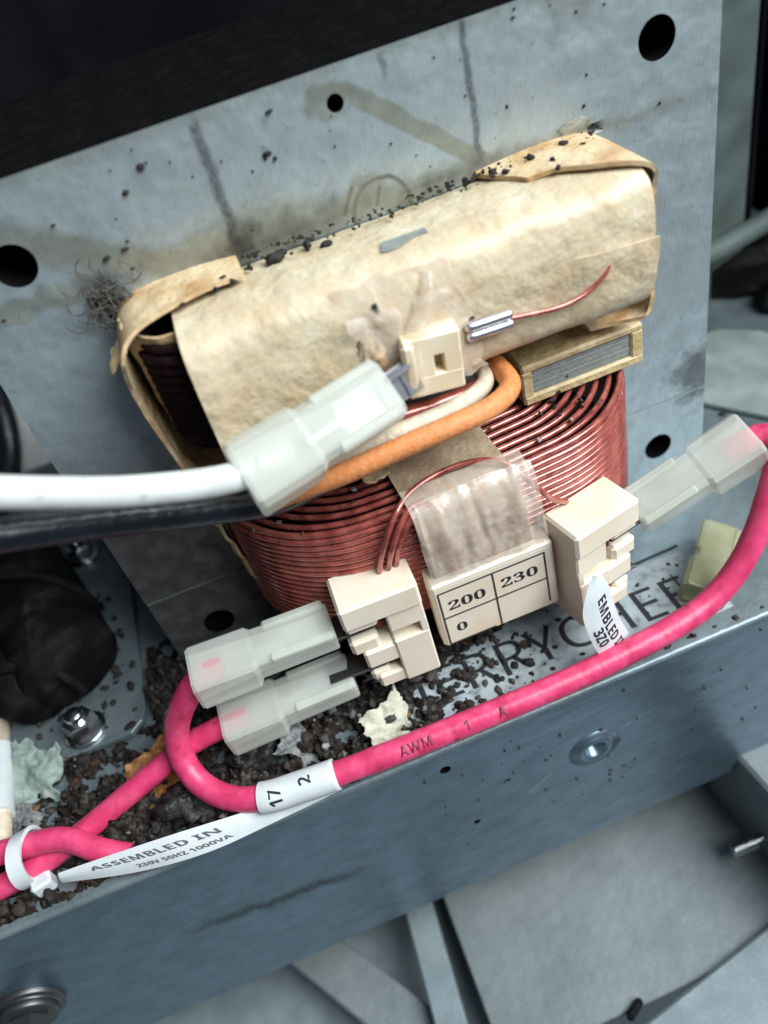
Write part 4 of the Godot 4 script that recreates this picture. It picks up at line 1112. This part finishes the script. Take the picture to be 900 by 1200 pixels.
func surroundings() -> void:
	# back of the cabinet and the panels beyond the transformer
	var st := mb(false)
	box(st, V(-20, 60, -232), V(640, 520, 3), 0.3)
	tag(obj("back_wall", st, M.cabinet_black), "black inner back wall of the cabinet behind the transformer", "", "", "structure")
	st = mb(false)
	box(st, V(-190, 60, -90), V(3, 520, 290), 0.3)
	tag(obj("left_wall", st, M.cabinet_black), "black inner side wall of the cabinet beyond the bolted plate", "", "", "structure")
	st = mb(false)
	box(st, V(205, 60, -90), V(3, 520, 290), 0.3)
	tag(obj("right_wall", st, M.cabinet_black), "black inner side wall of the cabinet beyond the green bracket", "", "", "structure")
	st = mb(false)
	box(st, V(-118, 130, -150), V(60, 150, 2), 0.5, Basis(Vector3.UP, 0.35) * Basis(Vector3.FORWARD, 0.06))
	tag(obj("navy_panel", st, M.cabinet_navy), "dark navy panel in the shadows behind the top left of the core", "panel")
	st = mb(false)
	prism(st, [Vector2(84, 30), Vector2(92, 44), Vector2(102, 51), Vector2(112, 50), Vector2(121, 42), Vector2(126, 28), Vector2(118, 6), Vector2(100, 3), Vector2(88, 20)], 0.0, 1.6, 0.3, Transform3D(Basis(Vector3.RIGHT, -PI / 2), V(0, 0.4, 0)))
	tag(obj("floor_plate", st, M.pale_green), "pale grey green plate with a rounded back edge on the floor at the right", "plate")
	var t := thing("side_bracket", "pale green grey upright bracket behind the right edge of the core", "bracket")
	st = mb(false)
	box(st, V(121, 56, -66), V(18, 130, 1.6), 0.3)
	obj("upright", st, M.cabinet_green, t)
	st = mb(false)
	box(st, V(131.5, 56, -73), V(1.6, 130, 16), 0.3)
	obj("return_edge", st, M.cabinet_black, t)
	st = mb(false)
	box(st, V(140, 8, -66), V(64, 18, 16), 4.0, Basis(Vector3.UP, -0.35))
	box(st, V(146, 3, -44), V(40, 10, 20), 4.0, Basis(Vector3.UP, -0.9))
	tag(obj("black_housing", st, M.rubber), "black plastic housing behind the pale floor at the right", "housing")
	st = mb(false)
	box(st, V(-128, 4, -140), V(70, 1.5, 120), 0.4, Basis(Vector3.RIGHT, 0.25))  # added white sheet, in place of light falling on the floor here
	tag(obj("added_pale_sheet", st, M.white_insulation), "added white sheet standing in for bright light behind the left edge of the core", "panel")
	# the lower part of the cabinet, seen under the front edge
	st = mb(false)
	box(st, V(60, -96, 20), V(190, 2, 128), 0.4)
	var lowf := obj("lower_floor", st, M.lower_zinc)
	tag(lowf, "grey steel shelf below the front edge", "", "", "structure")
	st = mb(false)
	box(st, V(-43.6, -94.0, 50), V(8.6, 6, 90), 0.6, Basis(Vector3.UP, -0.06))
	tag(obj("pale_rail", st, M.light_zinc), "narrow pale upright rail left of the grey shelf", "rail")
	st = mb(false)
	box(st, V(-64, -99.5, 54), V(14, 5, 120), 0.6, Basis(Vector3.UP, 0.62))
	tag(obj("grey_rail", st, M.lower_zinc), "grey slanting rail at the lower left of the pale rail", "rail")
	st = mb(false)
	box(st, V(-120, -112, 40), V(240, 2, 200), 0.4)
	tag(obj("bottom_floor", st, M.light_zinc), "pale bottom sheet of the cabinet", "", "", "structure")
	st = mb(false)
	box(st, V(22, -94.2, 96), V(110, 5, 22), 0.8, Basis(Vector3.UP, 0.20))
	tag(obj("front_rail", st, M.light_zinc), "pale front rail along the lower right corner", "rail")
	st = mb(true)
	box(st, V(2.0, -94.2, 84.5), V(6.0, 2.4, 2.0), 0.5, Basis(Vector3.UP, 0.5))  # black block in place of a dark, shaded gap
	tag(obj("dark_gap_block", st, M.rubber), "small black block standing in for a shaded gap at the pale front rail", "gap")
	t = thing("corner_panel", "blue grey upright panel at the lower right with a screw through it", "panel")
	st = mb(false)
	box(st, V(82, -78, 66), V(52, 36, 60), 1.0, Basis(Vector3.UP, 0.10))
	obj("panel", st, M.lower_zinc, t)
	st = mb(true)
	tube(st, [V(59, -86, 62), V(46, -86.5, 61.5)], 1.8, 14)
	for k in 7: tube(st, [V(53 - k, -86.06 - k * 0.06, 61.94 - k * 0.06), V(52.6 - k, -86.1 - k * 0.06, 61.9 - k * 0.06)], 2.15, 14)
	obj("screw", st, M.bright_metal, t)
	t = thing("edge_bolt", "hex bolt with washers at the lower left corner, its shade put into dark metal", "bolt")
	var xf := Transform3D(Basis(Vector3.RIGHT, PI / 2), V(-131, -31, 49.6))
	st = mb(true)
	lathe(st, [Vector2(8, 0), Vector2(8, 1.0), Vector2(7.6, 1.3), Vector2(6.0, 1.4), Vector2(6.6, 1.7), Vector2(6.6, 3.0), Vector2(6.2, 3.4), Vector2(0, 3.5)], 36, xf)
	obj("washer", st, M.dull_metal, t)  # chrome in shade, the shade put into a darker metal
	st = mb(false)
	var hex := []
	for k in 6: hex.append(Vector2(5.0 * cos(TAU * k / 6), 5.0 * sin(TAU * k / 6)))
	prism(st, hex, 3.4, 7.4, 0.7, Transform3D(Basis(), V(-131, -31, 49.6)))
	obj("bolt_head", st, M.dull_metal, t)

func _ready() -> void:
	# ---- camera: held above and in front of the tray, looking down and rolled
	var cam := Camera3D.new()
	cam.name = "camera"
	cam.transform = Transform3D(Basis(Vector3(0.927795, -0.225186, 0.297467), Vector3(0.365175, 0.711467, -0.600385), Vector3(-0.076440, 0.665662, 0.742328)), Vector3(-0.0277835, 0.1562255, 0.1447379))
	cam.fov = 64.55
	cam.near = 0.01
	cam.far = 5.0
	var lens := CameraAttributesPhysical.new()   # a phone's lens: nearly everything sharp, a little softness nearest and farthest
	lens.frustum_focal_length = 19.0
	lens.frustum_focus_distance = 0.166
	lens.frustum_near = 0.01
	lens.frustum_far = 5.0
	lens.exposure_aperture = 6.5
	cam.attributes = lens
	add_child(cam)
	cam.current = true
	# ---- light: a soft cool window up to the right of the camera, and the dim air of the workshop
	var env := Environment.new()
	env.background_mode = Environment.BG_COLOR
	env.background_color = Color(0.25, 0.29, 0.32)
	env.background_energy_multiplier = 1.0
	env.tonemap_mode = Environment.TONE_MAPPER_LINEAR
	env.tonemap_exposure = 1.22
	env.sdfgi_enabled = true
	env.ssao_enabled = true
	env.ssil_enabled = true
	var we := WorldEnvironment.new()
	we.name = "environment"
	we.environment = env
	add_child(we)
	var win := AreaLight3D.new()
	win.name = "window_light"
	win.area_size = Vector2(0.60, 0.50)
	win.light_color = Color(0.95, 0.985, 1.0)
	win.light_energy = 1.1
	win.area_range = 5.0
	win.shadow_enabled = true
	win.look_at_from_position(Vector3(0.38, 0.60, 0.36), Vector3(0.0, 0.06, 0.02))
	add_child(win)
	# ---- the place
	rng.seed = 77
	noise.seed = 4
	noise.frequency = 0.01
	noise.fractal_octaves = 3
	materials()
	chassis()
	surroundings()
	transformer()
	plate_and_boot()
	labels()
	wires()
	debris()
